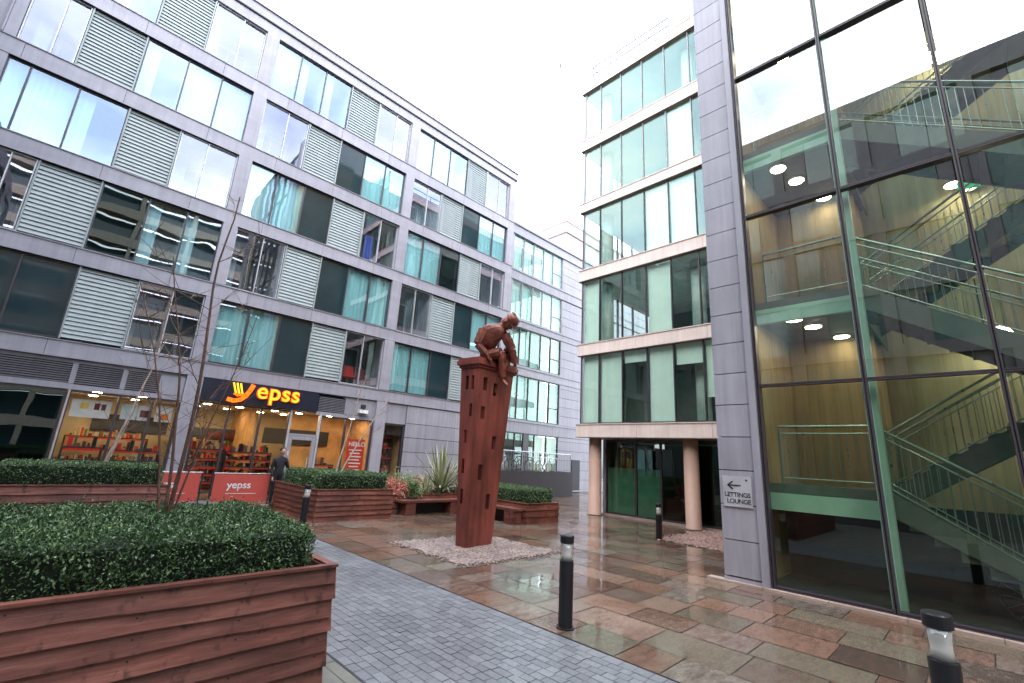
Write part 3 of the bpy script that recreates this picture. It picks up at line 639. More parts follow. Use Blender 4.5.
# terrace wall, railings, bikes
t = thing('terrace_wall', (18, 16, 0), 'low dark wall with railing in front of the lower block', 'wall')
MB().box(14.2, 20.85, 16.0, 16.18, 0, 1.28).box(20.67, 20.85, 16.19, 17.6, 0, 1.28).build('wall', 'brickdark', t)
tag(MB().box(14.2, 20.66, 16.19, 17.85, 0, 1.15).build('terrace', 'conc'), kind='structure')
rl = MB(); rl.path([(14.3, 16.1, 2.2), (20.75, 16.1, 2.2)], .025)
for x in np.arange(14.3, 20.8, 1.29): rl.tube((x, 16.1, 1.28), (x, 16.1, 2.2), .022)
for x in np.arange(14.3, 20.7, .16): rl.tube((x, 16.1, 1.32), (x, 16.1, 2.18), .006, n=5)
rl.build('railing', 'alu', t)
def bicycle(loc, yaw, label, m='ink', lean=0.):
    t = thing('bicycle', loc, label, 'bicycle'); Mx = Matrix.Translation(Vector(loc)) @ Matrix.Rotation(yaw, 4, 'Z') @ Matrix.Rotation(lean, 4, 'X')
    P = lambda x, y, z: Mx @ Vector((x, y, z)); ax = (Mx.to_3x3() @ Vector((0, 1, 0)))
    for s in (-.52, .52):
        w_ = MB().ring(P(s, 0, .34), .32, .018, ax).build('wheel', 'ink', t); sp = MB()
        for i in range(12): a = i * math.pi / 6; sp.tube(P(s, 0, .34), P(s + .31 * math.cos(a), 0, .34 + .31 * math.sin(a)), .0025, n=4)
        sp.build('spokes', 'alu', w_)
    f = MB(); J = dict(bb=P(-.07, 0, .30), st=P(-.22, 0, .80), hd=P(.36, 0, .82), h2=P(.39, 0, .70), rr=P(-.52, 0, .34), ff=P(.52, 0, .34))
    for a, b in (('bb', 'st'), ('st', 'hd'), ('bb', 'h2'), ('bb', 'rr'), ('st', 'rr'), ('hd', 'ff')): f.tube(J[a], J[b], .019)
    f.build('frame', m, t); MB().tube(P(-.22, 0, .80), P(-.24, 0, .93), .014).box(0, 0, 0, 0, 0, 0).build('seat_post', 'alu', t)
    MB().path([P(-.38, 0, .94), P(-.26, 0, .96), P(-.1, 0, .95)], [.07, .05, .02], 8).build('saddle', 'blk', t)
    MB().path([P(.30, -.26, 1.0), P(.37, -.12, .98), P(.37, .12, .98), P(.30, .26, 1.0)], .014).tube(P(.36, 0, .82), P(.37, 0, .98), .014).build('handlebar', 'ink', t)
    MB().tube(P(-.07, -.06, .30), P(-.07, .06, .30), .09, n=14).build('crank', 'alu', t)
bicycle((15.9, 16.6, 1.15), R(20), 'pale bicycle leaning on the terrace railing right behind the statue column', 'white', .1); bicycle((17.6, 16.9, 1.15), R(-30), 'dark bicycle on the terrace in front of the divided window', 'ink', .1)
bicycle((19.4, 16.8, 1.15), R(10), 'grey bicycle at the right end of the terrace', 'alu', -.1)
st = MB()
for x in (18.6, 20.0): st.path([(x, 17.0, 1.15), (x, 17.0, 1.95), (x + .7, 17.0, 1.95), (x + .7, 17.0, 1.15)], .025)
tag(st.build('bicycle_stand', 'alu'), 'steel hoop bicycle stands on the terrace before the lower block', 'bicycle stand')

# ------------------------------------------------------------------ office building with cream bands
OX = 14.35; OY1 = 10.90; OY0 = 3.35
of = thing('office_building', (16, 8, 0), 'green glazed office building with cream floor bands raised on round columns', 'building')
OB = [(2.76, 3.27), (5.94, 6.43), (9.12, 9.63), (12.32, 12.76), (15.42, 15.97), (18.53, 19.02)]
m = MB()
for z0, z1 in OB:
    y = OY1
    while y > OY0 + .01:
        e = max(y - 2.6, OY0); m.box(OX, OX + .2, e + .005, y - .005, z0 + .02, z1 - .03); y = e
    x = OX + .2
    while x < 27: m.box(x + .005, x + 2.595, OY1 - .2, OY1, z0 + .02, z1 - .03); x += 2.6
    m.box(OX + .03, 27, OY0, OY1 - .03, z0 + .03, z1 - .035, 1)
    m.box(OX - .03, OX + .2, OY0, OY1 + .03, z1 - .028, z1, 0); m.box(OX - .012, OX + .2, OY0, OY1 + .012, z0, z0 + .018, 2)
    m.box(OX + .2, 27, OY1 - .2, OY1 + .03, z1 - .028, z1, 0)
m.build('floor_band', ['fascia', 'offceil', 'fasciaj'], of)
for y in (10.35, 6.63): MB().lathe((14.85, y, 0), [(.27, 0), (.27, .05), (.235, .06), (.235, 2.76)], 32).build('column', 'colm', of, True)
MY = [10.93, 9.93, 8.91, 7.90, 6.91, 5.90, 4.88, 3.86]
GX = OX + .13
for r in range(5):
    z0, z1 = OB[r][1], OB[r + 1][0]
    for k in range(len(MY) - 1):
        y1, y0 = MY[k] - (.16 if k == 0 else 0), MY[k + 1]
        f = MB(); f.box(GX - .04, GX + .05, y0 - .02, y0 + .02, z0, z1)
        if k == 0: f.box(GX - .04, GX + .05, y1 - .02, y1 + .02, z0, z1)
        f.box(GX - .02, GX + .04, y0 + .021, y1 - .021, z0 + .001, z0 + .05)
        wd = f.build('window', 'mull' if r < 3 else 'clad', of)
        a, b = random.gauss(0, .0012), random.gauss(0, .0012); hh = (y1 - y0) / 2; hz = (z1 - z0) / 2
        MB().quad((GX + hh * a - hz * b, y1 - .021, z0 + .051), (GX - hh * a - hz * b, y0 + .021, z0 + .051), (GX - hh * a + hz * b, y0 + .021, z1 - .001), (GX + hh * a + hz * b, y1 - .021, z1 - .001)).build('pane', 'gl_off', wd)
        if r == 0:
            zb_ = {0: z0 + .05, 1: z0 + .05, 2: z1 - .45, 3: z0 + .05, 4: z1 - .72, 5: z0 + .8}.get(k, z0 + .5)
            MB().box(GX + .10, GX + .11, y0 + .04, y1 - .04, zb_, z1 - .002).build('blind', 'blind', wd)
        elif (r, k) in ((1, 0), (1, 3), (2, 3), (2, 4), (3, 4)):
            MB().box(GX + .10, GX + .11, y0 + .04, y1 - .04, z0 + .05, z1 - .002).build('blind', 'blind', wd)
# north side glazing and inner columns
m = MB(); g = MB()
for r in range(5):
    z0, z1 = OB[r][1], OB[r + 1][0]; x = GX
    while x < 26.8:
        m.box(x - .02, x + .02, OY1 - .2, OY1 - .1, z0, z1); g.quad((x + .021, OY1 - .15, z0 + .01), (x + 1.279, OY1 - .15, z0 + .01), (x + 1.279, OY1 - .15, z1 - .01), (x + .021, OY1 - .15, z1 - .01)); x += 1.3
m.build('side_mullions', 'clad', of); g.build('side_glazing', 'gl_off', of)
for r in range(5):
    z0, z1 = OB[r][1], OB[r + 1][0]
    for x, y in ((15.3, 10.1), (15.3, 6.3), (19.5, 10.0)): MB().lathe((x, y, z0), [(.24, 0), (.24, z1 - z0)], 20).build('inner_column', 'officecol', of, True)
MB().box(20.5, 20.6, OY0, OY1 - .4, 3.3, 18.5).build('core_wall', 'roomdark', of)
MB().box(15.6, 15.7, OY0, 10.1, 3.3, 5.9).build('core_wall', 'stairc', of)
# ground glazing
GY = [10.19, 8.94, 7.96, 7.07, 5.87, 4.8, 3.4]; m = MB()
wd0 = MB(); wd0.box(15.36, 15.46, 3.4, 10.25, 2.66, 2.755); wd0.box(15.34, 15.48, 3.4, 10.25, 0.06, .12)
for y in GY: wd0.box(15.36, 15.46, y - .035, y + .035, .121, 2.659)
w0 = wd0.build('ground_window', 'mull', of)
for k in range(6): MB().quad((15.4, GY[k] - .036, .121), (15.4, GY[k + 1] + .036, .121), (15.4, GY[k + 1] + .036, 2.659), (15.4, GY[k] - .036, 2.659)).build('pane', 'gl_ground', w0)
MB().quad((15.43, 10.15, .121), (15.43, 8.98, .121), (15.43, 8.98, 1.72), (15.43, 10.15, 1.72)).quad((15.43, 8.90, .121), (15.43, 8.0, .121), (15.43, 8.0, 1.72), (15.43, 8.90, 1.72)).build('frosting', 'frost', w0)
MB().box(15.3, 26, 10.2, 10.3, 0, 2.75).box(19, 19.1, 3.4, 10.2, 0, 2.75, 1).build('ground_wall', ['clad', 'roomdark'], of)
tag(MB().box(15.15, 15.33, 3.4, 10.4, -.02, .06).build('plinth_kerb', 'kerb'), kind='structure')
# roof rail & glass box
rr = MB()
for z in (19.85, 19.45): rr.tube((14.45, 10.4, z), (14.45, 6.6, z), .035); rr.tube((14.45, 10.4, z), (20, 10.4, z), .035)
for y in (10.4, 9.45, 8.5, 7.55, 6.62): rr.tube((14.45, y, 19.0), (14.45, y, 19.85), .034)
for x in (15.9, 17.2, 18.5): rr.tube((x, 10.4, 19.0), (x, 10.4, 19.85), .022)
rr.build('roof_railing', 'clad', of)
MB().box(14.56, 14.6, 3.4, 6.42, 19.21, 23).build('penthouse_backing', 'teal', of)  # teal panel added behind the glazing so it reads less sky white
MB().box(14.42, 24, 3.4, 6.60, 19.03, 19.2).box(14.42, 14.5, 6.5, 6.60, 19.2, 23).box(14.42, 14.48, 4.9, 4.96, 19.2, 23).build('penthouse_frame', 'clad', of); MB().quad((14.46, 6.49, 19.2), (14.46, 3.4, 19.2), (14.46, 3.4, 23), (14.46, 6.49, 23)).quad((14.7, 6.5, 19.2), (24, 6.5, 19.2), (24, 6.5, 23), (14.7, 6.5, 23)).build('penthouse_glazing', 'gl_off', of)

# ------------------------------------------------------------------ glazed stair tower
TX = 8.91
tw = thing('stair_tower', (11, 0, 0), 'tall glass walled stair tower with grey panelled pier', 'building')
m = MB(); z = .10
m.box(TX - .02, TX + .3, 2.80, 3.36, 0, 24, 1)
while z < 24:
    e = z + .585; m.box(TX - .10, TX + .2, 2.83, 3.42, z + .012, e - .004); z = e
m.box(TX - .11, TX + .2, 2.82, 3.43, .0, .085); m.box(TX - .14, TX + .1, 2.70, 2.815, 0, 24, 0)
m.build('panel_pier', ['clad', 'seam'], tw)
MBY = [2.66, 1.12, -.36, -1.86, -3.36, -4.86]; TZ = [.06, 3.35, 6.72, 10.04, 13.4, 16.7, 20.0, 23.4]
f = MB()
for i, y in enumerate(MBY):
    wdt = .028 if i else .024
    f.box(TX - .09, TX + .06, y - wdt, y - .008, .03, 23.4); f.box(TX - .09, TX + .06, y + .008, y + wdt, .03, 23.4); f.box(TX - .05, TX + .10, y - .007, y + .007, .03, 23.4)
for z in TZ:
    for a, b in zip(MBY[1:], MBY[:-1]): f.box(TX - .08, TX + .05, a + .029, b - .029, z - .024, z - .005); f.box(TX - .08, TX + .05, a + .029, b - .029, z + .005, z + .024); f.box(TX - .04, TX + .05, a + .046, b - .046, z - .006, z + .006)
f.build('curtain_wall_frame', 'mull', tw)
for i in range(5):
    for j in range(7):
        y1, y0 = MBY[i] - .046, MBY[i + 1] + .046; z0, z1 = TZ[j] + .041, TZ[j + 1] - .041; a, b = random.gauss(0, .0012), random.gauss(0, .0012)
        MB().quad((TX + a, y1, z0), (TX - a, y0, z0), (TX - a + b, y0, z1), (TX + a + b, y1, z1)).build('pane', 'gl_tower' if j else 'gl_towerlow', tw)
# shell behind the glass
s = MB(); s.box(12.9, 13.1, -6, 3.3, 0, 23.4); s.box(TX + .1, 12.9, 2.85, 3.3, 0, 23.4, 1); s.box(TX, 13, -6.2, -6, 0, 23.4); s.box(TX, 13.1, -6.2, 3.4, 23.41, 23.6, 2); s.box(TX + .1, 12.9, -6, 3.3, .0, .03, 4)
s.box(11.9, 12.88, 1.25, 2.84, 0, 23.3, 1)
s.box(13.1, 26, -6.2, 3.3, 0, 23.4, 3); s.box(TX, 13.1, -8, -6.21, 0, 23.4, 2)
s.box(10.5, 10.6, -6, 2.84, .04, 1.44, 4)  # blackout wall, added like the dark floor to darken the bottom row
s.build('inner_wall', ['cream', 'orange_w', 'soffit', 'stairc', 'roomdark'], tw)
MB().box(TX + .14, TX + .32, 1.02, 1.19, .03, 23.4).build('steel_column', 'mint', tw)
for y in (-1.95,): MB().box(TX + .14, TX + .3, y - .08, y + .08, .03, 23.4).build('steel_column', 'mint', tw)
def railing(mb, p, q, h=1.0, step=.115, hr=.022):
    p = Vector(p); q = Vector(q); n = max(2, int((q - p).length / step)); up = Vector((0, 0, 1))
    mb.tube(p + up * h, q + up * h, hr, n=8); mb.tube(p + up * .12, q + up * .12, .012); mb.tube(p + up * (h - .12), q + up * (h - .12), .012)
    for i in range(n + 1):
        a = p.lerp(q, i / n); r = .018 if i in (0, n) else .0065
        mb.tube(a + up * (0 if i in (0, n) else .12), a + up * (h if i in (0, n) else h - .12), r, n=5)
FX0, FX1, BX0, BX1 = 9.28, 10.45, 10.75, 11.85; YA, YB = 1.15, -1.42
for k in range(6):
    Lk = 1.66 + 3.35 * k; H2 = 1.675
    l = MB(); l.box(FX0, 12.85, YA, 2.84, Lk - .22, Lk, 1)
    l.box(FX0 - .10, FX0 - .01, YA, 2.84, Lk - .42, Lk - .14, 0); l.box(FX0 - .06, FX0 - .005, YA, 2.84, Lk - .13, Lk + .02, 1); l.box(FX0 - .06, 12.8, YA - .03, YA - .005, Lk - .40, Lk, 1)
    l.build('landing', ['mint', 'stairc'], tw)
    for (x0, x1, sgn) in ((FX0, FX1, 1), (BX0, BX1, -1)):
        za = Lk; zb2 = Lk - H2 if sgn == 1 else Lk + H2   # YA end at za, YB end at zb2
        fl = MB(); n = 10
        for i in range(n):
            ya = YA + (YB - YA) * i / n; yb = YA + (YB - YA) * (i + 1) / n
            zt = za + (zb2 - za) * (i + (0 if sgn == -1 else 1)) / n + (0 if sgn == 1 else (zb2 - za) / n)
            if zt > -.01: fl.box(x0 + .05, x1 - .05, yb, ya, max(0.03, zt - .20), max(.035, zt))
        for x in (x0, x1 - .045):
            q = [(x, YA, za - .32), (x, YB, zb2 - .32), (x, YB, zb2 + .06), (x, YA, za + .06)]
            if k == 0 and sgn == 1: q = [(x, YA, za - .32), (x, YB, .03), (x, YB, .08), (x, YA, za + .06)]
            fl.add(q + [(p[0] + .045, p[1], p[2]) for p in q], [(0, 1, 2, 3), (7, 6, 5, 4), (0, 4, 5, 1), (2, 6, 7, 3)])
        fl.build('stair_flight', 'stairc', tw)
        rb = MB(); railing(rb, (x0 + .02, YA, za), (x0 + .02, YB, zb2)); railing(rb, (x1 - .02, YA, za), (x1 - .02, YB, zb2), step=.14)
        rb.build('stair_railing', 'railg', tw)
    rb = MB(); railing(rb, (FX0 - .03, 2.5, Lk), (FX0 - .03, YA, Lk)); rb.build('landing_railing', 'railg', tw)
    if k < 6:
        hz = Lk + H2; h = MB(); h.box(FX0, 12.0, -2.75, YB - .005, hz - .22, hz); h.build('half_landing', 'stairc', tw)
        rb = MB(); railing(rb, (FX0, -2.7, hz), (FX0, YB, hz)); rb.build('landing_railing', 'railg', tw)
    if k:
        for (x, y) in ((10.45, 2.03), (11.55, 1.75), (9.75, 2.2)):
            t = thing('ceiling_light', (x, y, Lk - .23), 'round glowing ceiling light under a stair tower landing', 'ceiling light', 'round lights under the stair landings')
            MB().lathe((x, y, Lk - .262), [(.15, 0), (.165, .04)], 20).build('rim', 'white', t); MB().lathe((x, y, Lk - .272), [(.14, 0), (.14, .009)], 20).build('diffuser', 'lamp', t)
    for (x, y) in ((12.5, -.4), (12.5, -2.4)):  # pendants added to brighten the rear wall and interior
        zz = Lk + 3.0
        t = thing('ceiling_light', (x, y, zz), 'added round pendant light brightening the cream rear wall of the stair tower', 'ceiling light', 'added fill lights along the rear stair wall')
        MB().lathe((x, y, zz), [(.17, 0), (.18, .05)], 20).build('rim', 'white', t); MB().lathe((x, y, zz - .01), [(.155, 0), (.155, .009)], 20).build('diffuser', 'lamp', t); MB().tube((x, y, zz + .05), (x, y, zz + 1.2), .01).build('cord', 'ink', t)
    for (x, y) in ((12.88, -.62),):
        zz = Lk + H2 + 1.4
        t = thing('ceiling_light', (x, y, zz), 'round glowing light on the cream rear wall of the stair tower', 'wall light', 'round lights on the rear stair wall')
        o = MB(); o.tube((12.80, y, zz), (12.895, y, zz), .17, n=20); o.build('rim', 'white', t); MB().tube((12.78, y, zz), (12.799, y, zz), .15, n=20).build('diffuser', 'lamp', t)
for zz in (3.1,):
    for y in (2.0, .2, -1.2):
        pass
es = thing('exit_sign', (12.3, -.62, 7.6), 'small green exit sign high inside the stair tower', 'sign')
MB().box(12.0, 12.04, -.80, -.42, 7.60, 7.80).build('board', 'green', es)
pm = MB(); pm.box(11.985, 11.996, -.60, -.57, 7.65, 7.74).box(11.985, 11.996, -.66, -.60, 7.69, 7.71).box(11.985, 11.996, -.57, -.53, 7.64, 7.66).ball((11.99, -.585, 7.765), .014, 6); pm.box(11.985, 11.996, -.77, -.69, 7.64, 7.77); pm.build('pictogram', 'white', es)
MB().tube((12.02, -.6, 7.8), (12.02, -.6, 8.1), .008).build('hanger', 'ink', es)
bicycle((9.75, -.75, .03), R(80), 'dark bicycle parked behind the glass at the foot of the stair tower', 'ink')
ls = thing('wall_sign', (TX - .12, 3.1, 1.6), 'grey arrow sign reading LETTINGS LOUNGE on the panelled pier', 'sign')
MB().box(TX - .125, TX - .104, 2.88, 3.36, 1.24, 1.76).build('board', 'signpl', ls)
text('lettering', 'LETTINGS', .105, (TX - .129, 3.335, 1.41), (0, -1, 0), (0, 0, 1), 'ink', ls, .001, .001, .92); text('lettering', 'LOUNGE', .105, (TX - .129, 3.30, 1.30), (0, -1, 0), (0, 0, 1), 'ink', ls, .001, .001, .92)
ar = MB(); xx = TX - .131
ar.hexa([(xx, 3.27, 1.592), (xx, 3.05, 1.592), (xx + .004, 3.05, 1.592), (xx + .004, 3.27, 1.592), (xx, 3.27, 1.612), (xx, 3.05, 1.612), (xx + .004, 3.05, 1.612), (xx + .004, 3.27, 1.612)])
for s in (1, -1): ar.quad((xx, 3.285, 1.602), (xx, 3.20, 1.602 + s * .07), (xx, 3.175, 1.602 + s * .06), (xx, 3.25, 1.602))
ar.build('arrow', 'ink', ls)
MB().box(TX - .130, TX - .1265, 2.94, 2.97, 1.68, 1.71).build('emblem', 'ink', ls)

# ------------------------------------------------------------------ buildings seen only in reflections
ow = thing('apartment_wing', (-6, 5, 0), 'grey banded wing of the apartment block closing the left side of the yard', 'building')
m = MB(); m.box(-9, -5.75, -12, FY - .2, 18.0, 19.1)
for z0, z1 in zb: m.box(-6.0, -5.7, -12, FY - .2, z0, z1)
for y in np.arange(-12, FY, 3.4): m.box(-6.0, -5.72, y, y + .45, 0, 18)
m.box(-9, -8.8, -12, FY - .2, 0, 18); m.box(-5.98, -5.9, -12, FY - .2, 0, .6)
m.build('wall', 'opp', ow)
for i, (z0, z1) in enumerate([(.6, 3.9)] + list(zip(SILL, HEAD))):
    g = MB()
    for y in np.arange(-12, FY - 1, 3.4):
        for k in range(3): g.box(-5.88 - .01 * k, -5.84, y + .46 + k * .98, y + .43 + (k + 1) * .98, z0 + .01, z1 - .01, (k + i) % 3 % 2)
    g.build('window', ['oppgl', 'opp'], ow)
bk = thing('rear_apartment_block', (8, -24, 0), 'cream banded apartment block standing across the yard behind the viewer', 'building')
m = MB()
for k in range(9): z = k * 3.0; m.box(-14, 26, -24.2, -23, z + 2.4, z + 3.25); m.box(-14, 26, -24.9, -24.7, z, z + 2.4, 1)
for x in np.arange(-14, 26, 4.0): m.box(x, x + .4, -24.7, -23.05, 0, 26.5)
m.build('wall', ['oppcream', 'oppgl'], bk)

# ------------------------------------------------------------------ timber planters
def planter(x0, x1, y0, y1, h, nb, label, group=None, th=.07, soil=.12, lap=True):
    t = thing('planter', ((x0 + x1) / 2, (y0 + y1) / 2, 0), label, 'planter', group)
    p = MB(); bh = h / nb
    def board(ax, c0, c1, face, out, zlo, zhi):
        n = max(2, int(abs(c1 - c0) / .12)); sd = random.random() * 50; V = []; tk = .036
        for i in range(n + 1):
            c = c0 + (c1 - c0) * i / n
            wv = .017 * noise.noise(Vector((c * 1.3, sd, 0))) + .004 * noise.noise(Vector((c * 7, sd, 3)))
            for (o_, z) in ((tk + (.004 if lap else 0), zlo + wv - .006), (0.008, zhi), (-.03, zhi), (-.03, zlo + wv)):
                d_ = face + out * o_
                V.append((c, d_, z) if ax == 'x' else (d_, c, z))
        F = []
        for i in range(n):
            for j in range(4): F.append((4 * i + j, 4 * i + 4 + j, 4 * i + 4 + (j + 1) % 4, 4 * i + (j + 1) % 4))
        F += [(0, 1, 2, 3), (4 * n + 3, 4 * n + 2, 4 * n + 1, 4 * n)]
        p.add(V, F)
    for b in range(nb):
        zlo, zhi = b * bh + .006, (b + 1) * bh - .002; e = .010 if b % 2 else -.004
        board('x', x0 + .02, x1 + e, y0 + .04, -1, zlo, zhi); board('x', x0 + .02, x1 - .02, y1 - .04, 1, zlo, zhi)
        board('y', y0 + .05 - e, y1 - .05, x0 + .04, -1, zlo, zhi); board('y', y0 + .05 + e, y1 - .05, x1 - .04, 1, zlo, zhi)
    if nb == 7:
        for b in range(nb):
            for x in np.arange(x1 - .09, x0, -.62):
                for dz in (.035, .085): p.lathe((0, 0, 0), [(.006, 0), (.006, .004)], 8, 1); k = len(p.v) - 16; p.v[k:] = [(x + q[0], y0 + .0245 - .006 * dz / .1 - q[2], b * bh + dz + q[1]) for q in p.v[k:]]
    p.build('side_boards', ['wood', 'ink'], t)
    r = MB(); r.box(x0, x1, y0, y0 + th, h - .001, h + .02); r.box(x0, x1, y1 - th, y1, h - .001, h + .02); r.box(x0, x0 + th, y0 + th + .001, y1 - th - .001, h - .001, h + .018); r.box(x1 - th, x1, y0 + th + .001, y1 - th - .001, h - .001, h + .018)
    r.box(x0 + .05, x1 - .05, y0 + .05, y0 + .08, h - .3, h - .002).box(x1 - .08, x1 - .05, y0 + .08, y1 - .08, h - .3, h - .002)
    r.build('rim', 'wood', t); MB().box(x0 + .085, x1 - .085, y0 + .085, y1 - .085, h - soil - .1, h - soil).build('soil', 'soil', t)
    MB().box(x0 + .09, x1 - .09, y0 + .09, y1 - .09, .01, h - soil - .11).build('liner', 'ink', t)
    return t
planter(-3.2, 2.0, 4.02, 6.5, .87, 7, 'large weathered timber planter nearest in the lower left corner')
hedge(-3.0, 1.86, 4.16, 6.36, .72, 1.18, 110000, .027, 'broad clipped box hedge filling the nearest timber planter', rough=.05)
planter(-.75, 2.25, 13.4, 15.3, .80, 5, 'timber planter by the left shop window behind the big hedge'); hedge(-.55, 2.12, 13.5, 15.1, .7, 1.24, 16000, .04, 'clipped hedge in front of the left shop window', rough=.03)
planter(5.19, 7.42, 12.15, 15.3, .78, 6, 'timber planter with clipped hedge in front of the shop door'); hedge(5.3, 7.32, 12.3, 15.1, .7, 1.20, 22000, .04, 'clipped hedge in front of the shop door', rough=.03)
# L-shaped planter
lp = planter(7.75, 11.85, 12.9, 14.4, .55, 3, 'long low timber planter holding the spiky yucca'); planter(10.4, 11.85, 9.6, 12.88, .56, 3, 'low timber planter right of the statue with a hedge')
hedge(10.5, 11.78, 9.75, 12.8, .45, .98, 16000, .04, 'rounded hedge in the low planter right of the statue', rough=.03)
for (x0, x1, y0, y1, lab, sup) in ((7.95, 10.35, 12.45, 12.87, 'timber bench in front of the yucca planter', [(8.1, 12.48)]), (9.98, 10.37, 9.75, 12.4, 'timber bench along the low hedge planter right of the statue', [(10.0, 9.8)])):
    t = thing('bench', ((x0 + x1) / 2, (y0 + y1) / 2, 0), lab, 'bench')
    s = MB(); 
    if x1 - x0 > 1: 
        for i in range(3): s.box(x0, x1, y0 + i * .14 + .004, y0 + i * .14 + .134, .36, .43)
    else:
        for i in range(3): s.box(x0 + i * .13 + .004, x0 + i * .13 + .124, y0, y1, .36, .43)
    s.build('seat', 'wood', t, bevel=.006)
    ends = ((x0 + .15, y0 + .02), (x1 - .55, y0 + .02)) if x1 - x0 > 1 else ((x0 + .01, y0 + .05), (x0 + .01, y1 - .5))
    for ex, ey in ends: MB().box(ex, ex + .36, ey, ey + .37, 0, .355).build('leg', 'wood', t, bevel=.01)
    MB().box(x0 + .1, x1 - .1, y1 - .06, y1 - .02, .01, .35).build('back_panel', 'ink', t) if x1 - x0 > 1 else MB().box(x1 - .06, x1 - .02, y0 + .1, y1 - .1, .01, .35).build('back_panel', 'ink', t)

# yucca and shrubs
def spiky(cx, cy, z, n, Lr, wd, label, cat, m='yucca', droop=.5, minel=25):
    V = []; F = []
    for i in range(n):
        az = random.random() * 2 * math.pi; el = R(random.uniform(minel, 86)); Ln = random.uniform(*Lr); p = Vector((cx + random.gauss(0, .05), cy + random.gauss(0, .05), z)); d = Vector((math.cos(az) * math.cos(el), math.sin(az) * math.cos(el), math.sin(el)))
        s = d.cross(Vector((0, 0, 1))).normalized(); k = 7; b = len(V); tw_ = random.uniform(-.5, .5)
        for j in range(k + 1):
            u = j / k; ww = wd * (1 - u) ** .6 * (0.55 + u if u < .45 else 1)
            c = p + d * Ln * u + Vector((0, 0, -droop * Ln * u * u * math.cos(el) * random.uniform(.9, 1.1))); s2 = (s + Vector((0, 0, tw_ * u))).normalized()
            V += [tuple(c - s2 * ww), tuple(c + Vector((0, 0, -.01))), tuple(c + s2 * ww)]
        for j in range(k):
            a = b + 3 * j; F += [(a, a + 1, a + 4, a + 3), (a + 1, a + 2, a + 5, a + 4)]
    t = thing('yucca_plant' if 'yucca' in label else 'spiky_plant', (cx, cy, z), label, cat); raw('leaf_rosette', V, F, m, t); MB().lathe((cx, cy, z - .12), [(.1, 0), (.07, .25)], 10).build('stem', 'bark', t); return t
spiky(10.15, 13.6, .5, 130, (1.3, 2.1), .045, 'tall spiky variegated yucca left of the statue column', 'plant'); spiky(9.35, 13.35, .45, 50, (.6, 1.0), .028, 'small variegated spiky plant in front of the tall yucca', 'plant'); spiky(10.95, 13.5, .45, 50, (.7, 1.2), .030, 'medium spiky plant just behind the statue column', 'plant')
def shrub(cx, cy, z, r, n, size, m, label, name='shrub'):
    r *= 1.35; n = int(n * 1.6)
    t = thing(name, (cx, cy, z), label, 'shrub'); D = rng.normal(0, 1, (n, 3)); D[:, 2] = abs(D[:, 2]); D /= np.linalg.norm(D, axis=1)[:, None]
    h = np.array([.8 + .55 * noise.noise(Vector(q) * 2.5 + Vector((cx, cy, 0))) for q in D]); rad = (rng.random(n) ** .35 * h)[:, None]
    P = np.array([cx, cy, z]) + D * rad * np.array([r, r, r * 1.1]); leaves('foliage', P, D, size, m, t, .4)
    b = MB()
    for i in range(7): a = i * .9; b.tube((cx, cy, z - .1), (cx + math.cos(a) * r * .5, cy + math.sin(a) * r * .5, z + r * .6), .012, .005, 5)
    b.build('stem', 'bark', t)
shrub(8.15, 13.3, .5, .42, 1500, .07, 'leafpink', 'pink leaved shrub at the left end of the yucca planter'); shrub(8.75, 13.6, .5, .55, 1800, .08, 'leafv', 'cream variegated shrub between the pink shrubs'); shrub(8.6, 13.15, .48, .36, 1500, .06, 'leaf2', 'low green shrub at the front of the yucca planter')
shrub(9.35, 13.9, .5, .42, 1500, .07, 'leafpink', 'pink leaved shrub directly left of the yucca'); shrub(8.35, 13.95, .5, .62, 1200, .06, 'leafv', 'taller pale green shrub at the rear of the planter'); shrub(11.4, 13.6, .5, .4, 1200, .06, 'leaf2', 'green shrub at the far right corner of the yucca planter')

# ------------------------------------------------------------------ bare saplings
def sapling(bx, by, bz, stems, label, m='bark', nb=14, seed=1, blen=.9):
    rs = random.Random(seed); t = thing('sapling', (bx, by, bz), label, 'tree'); tk = MB(); br = MB()
    def walk(mb, p, d, Ln, r0, r1, k, wob, lift=0):
        pts = [Vector(p)]; d = Vector(d).normalized()
        for i in range(k):
            d = (d + Vector((rs.gauss(0, wob), rs.gauss(0, wob), rs.gauss(0, wob) + lift))).normalized(); pts.append(pts[-1] + d * Ln / k)
        mb.path(pts, [r0 + (r1 - r0) * i / k for i in range(k + 1)], 6); return pts
    for (dx, dy, ln, r) in stems:
        pts = walk(tk, (bx + dx * .12, by + dy * .12, bz - .25), (dx, dy, 1), ln, r, r * .25, 14, .035)
        for i in range(nb):
            k = rs.randrange(4, 14); p = pts[k]; az = rs.random() * 6.28; l = blen * rs.uniform(.5, 1.2) * (1.15 - k / 20)
            q = walk(br, p, (math.cos(az), math.sin(az), rs.uniform(.5, 1.4)), l, r * .18, .0015, 7, .09, .02)
            for j in range(3):
                kk = rs.randrange(2, 7); az = rs.random() * 6.28; walk(br, q[kk], (math.cos(az), math.sin(az), rs.uniform(.2, 1.2)), l * rs.uniform(.25, .5), .0035, .0015, 4, .12, .02)
    tk.build('trunk', m, t); br.build('crown', 'bark', t)
sapling(.96, 5.65, 1.1, [(.10, -.13, 3.6, .022), (.02, -.02, 2.9, .017), (-.06, .03, 2.6, .013), (.14, -.10, 2.4, .012)], 'bare multi stemmed sapling growing from the nearest hedge', nb=9, seed=5, blen=1.0)
sapling(1.0, 14.4, 1.1, [(.14, -.10, 3.6, .035), (.22, -.02, 2.6, .018)], 'bare leaning sapling in the planter by the left shop window', 'barkpale', nb=10, seed=8, blen=1.0)
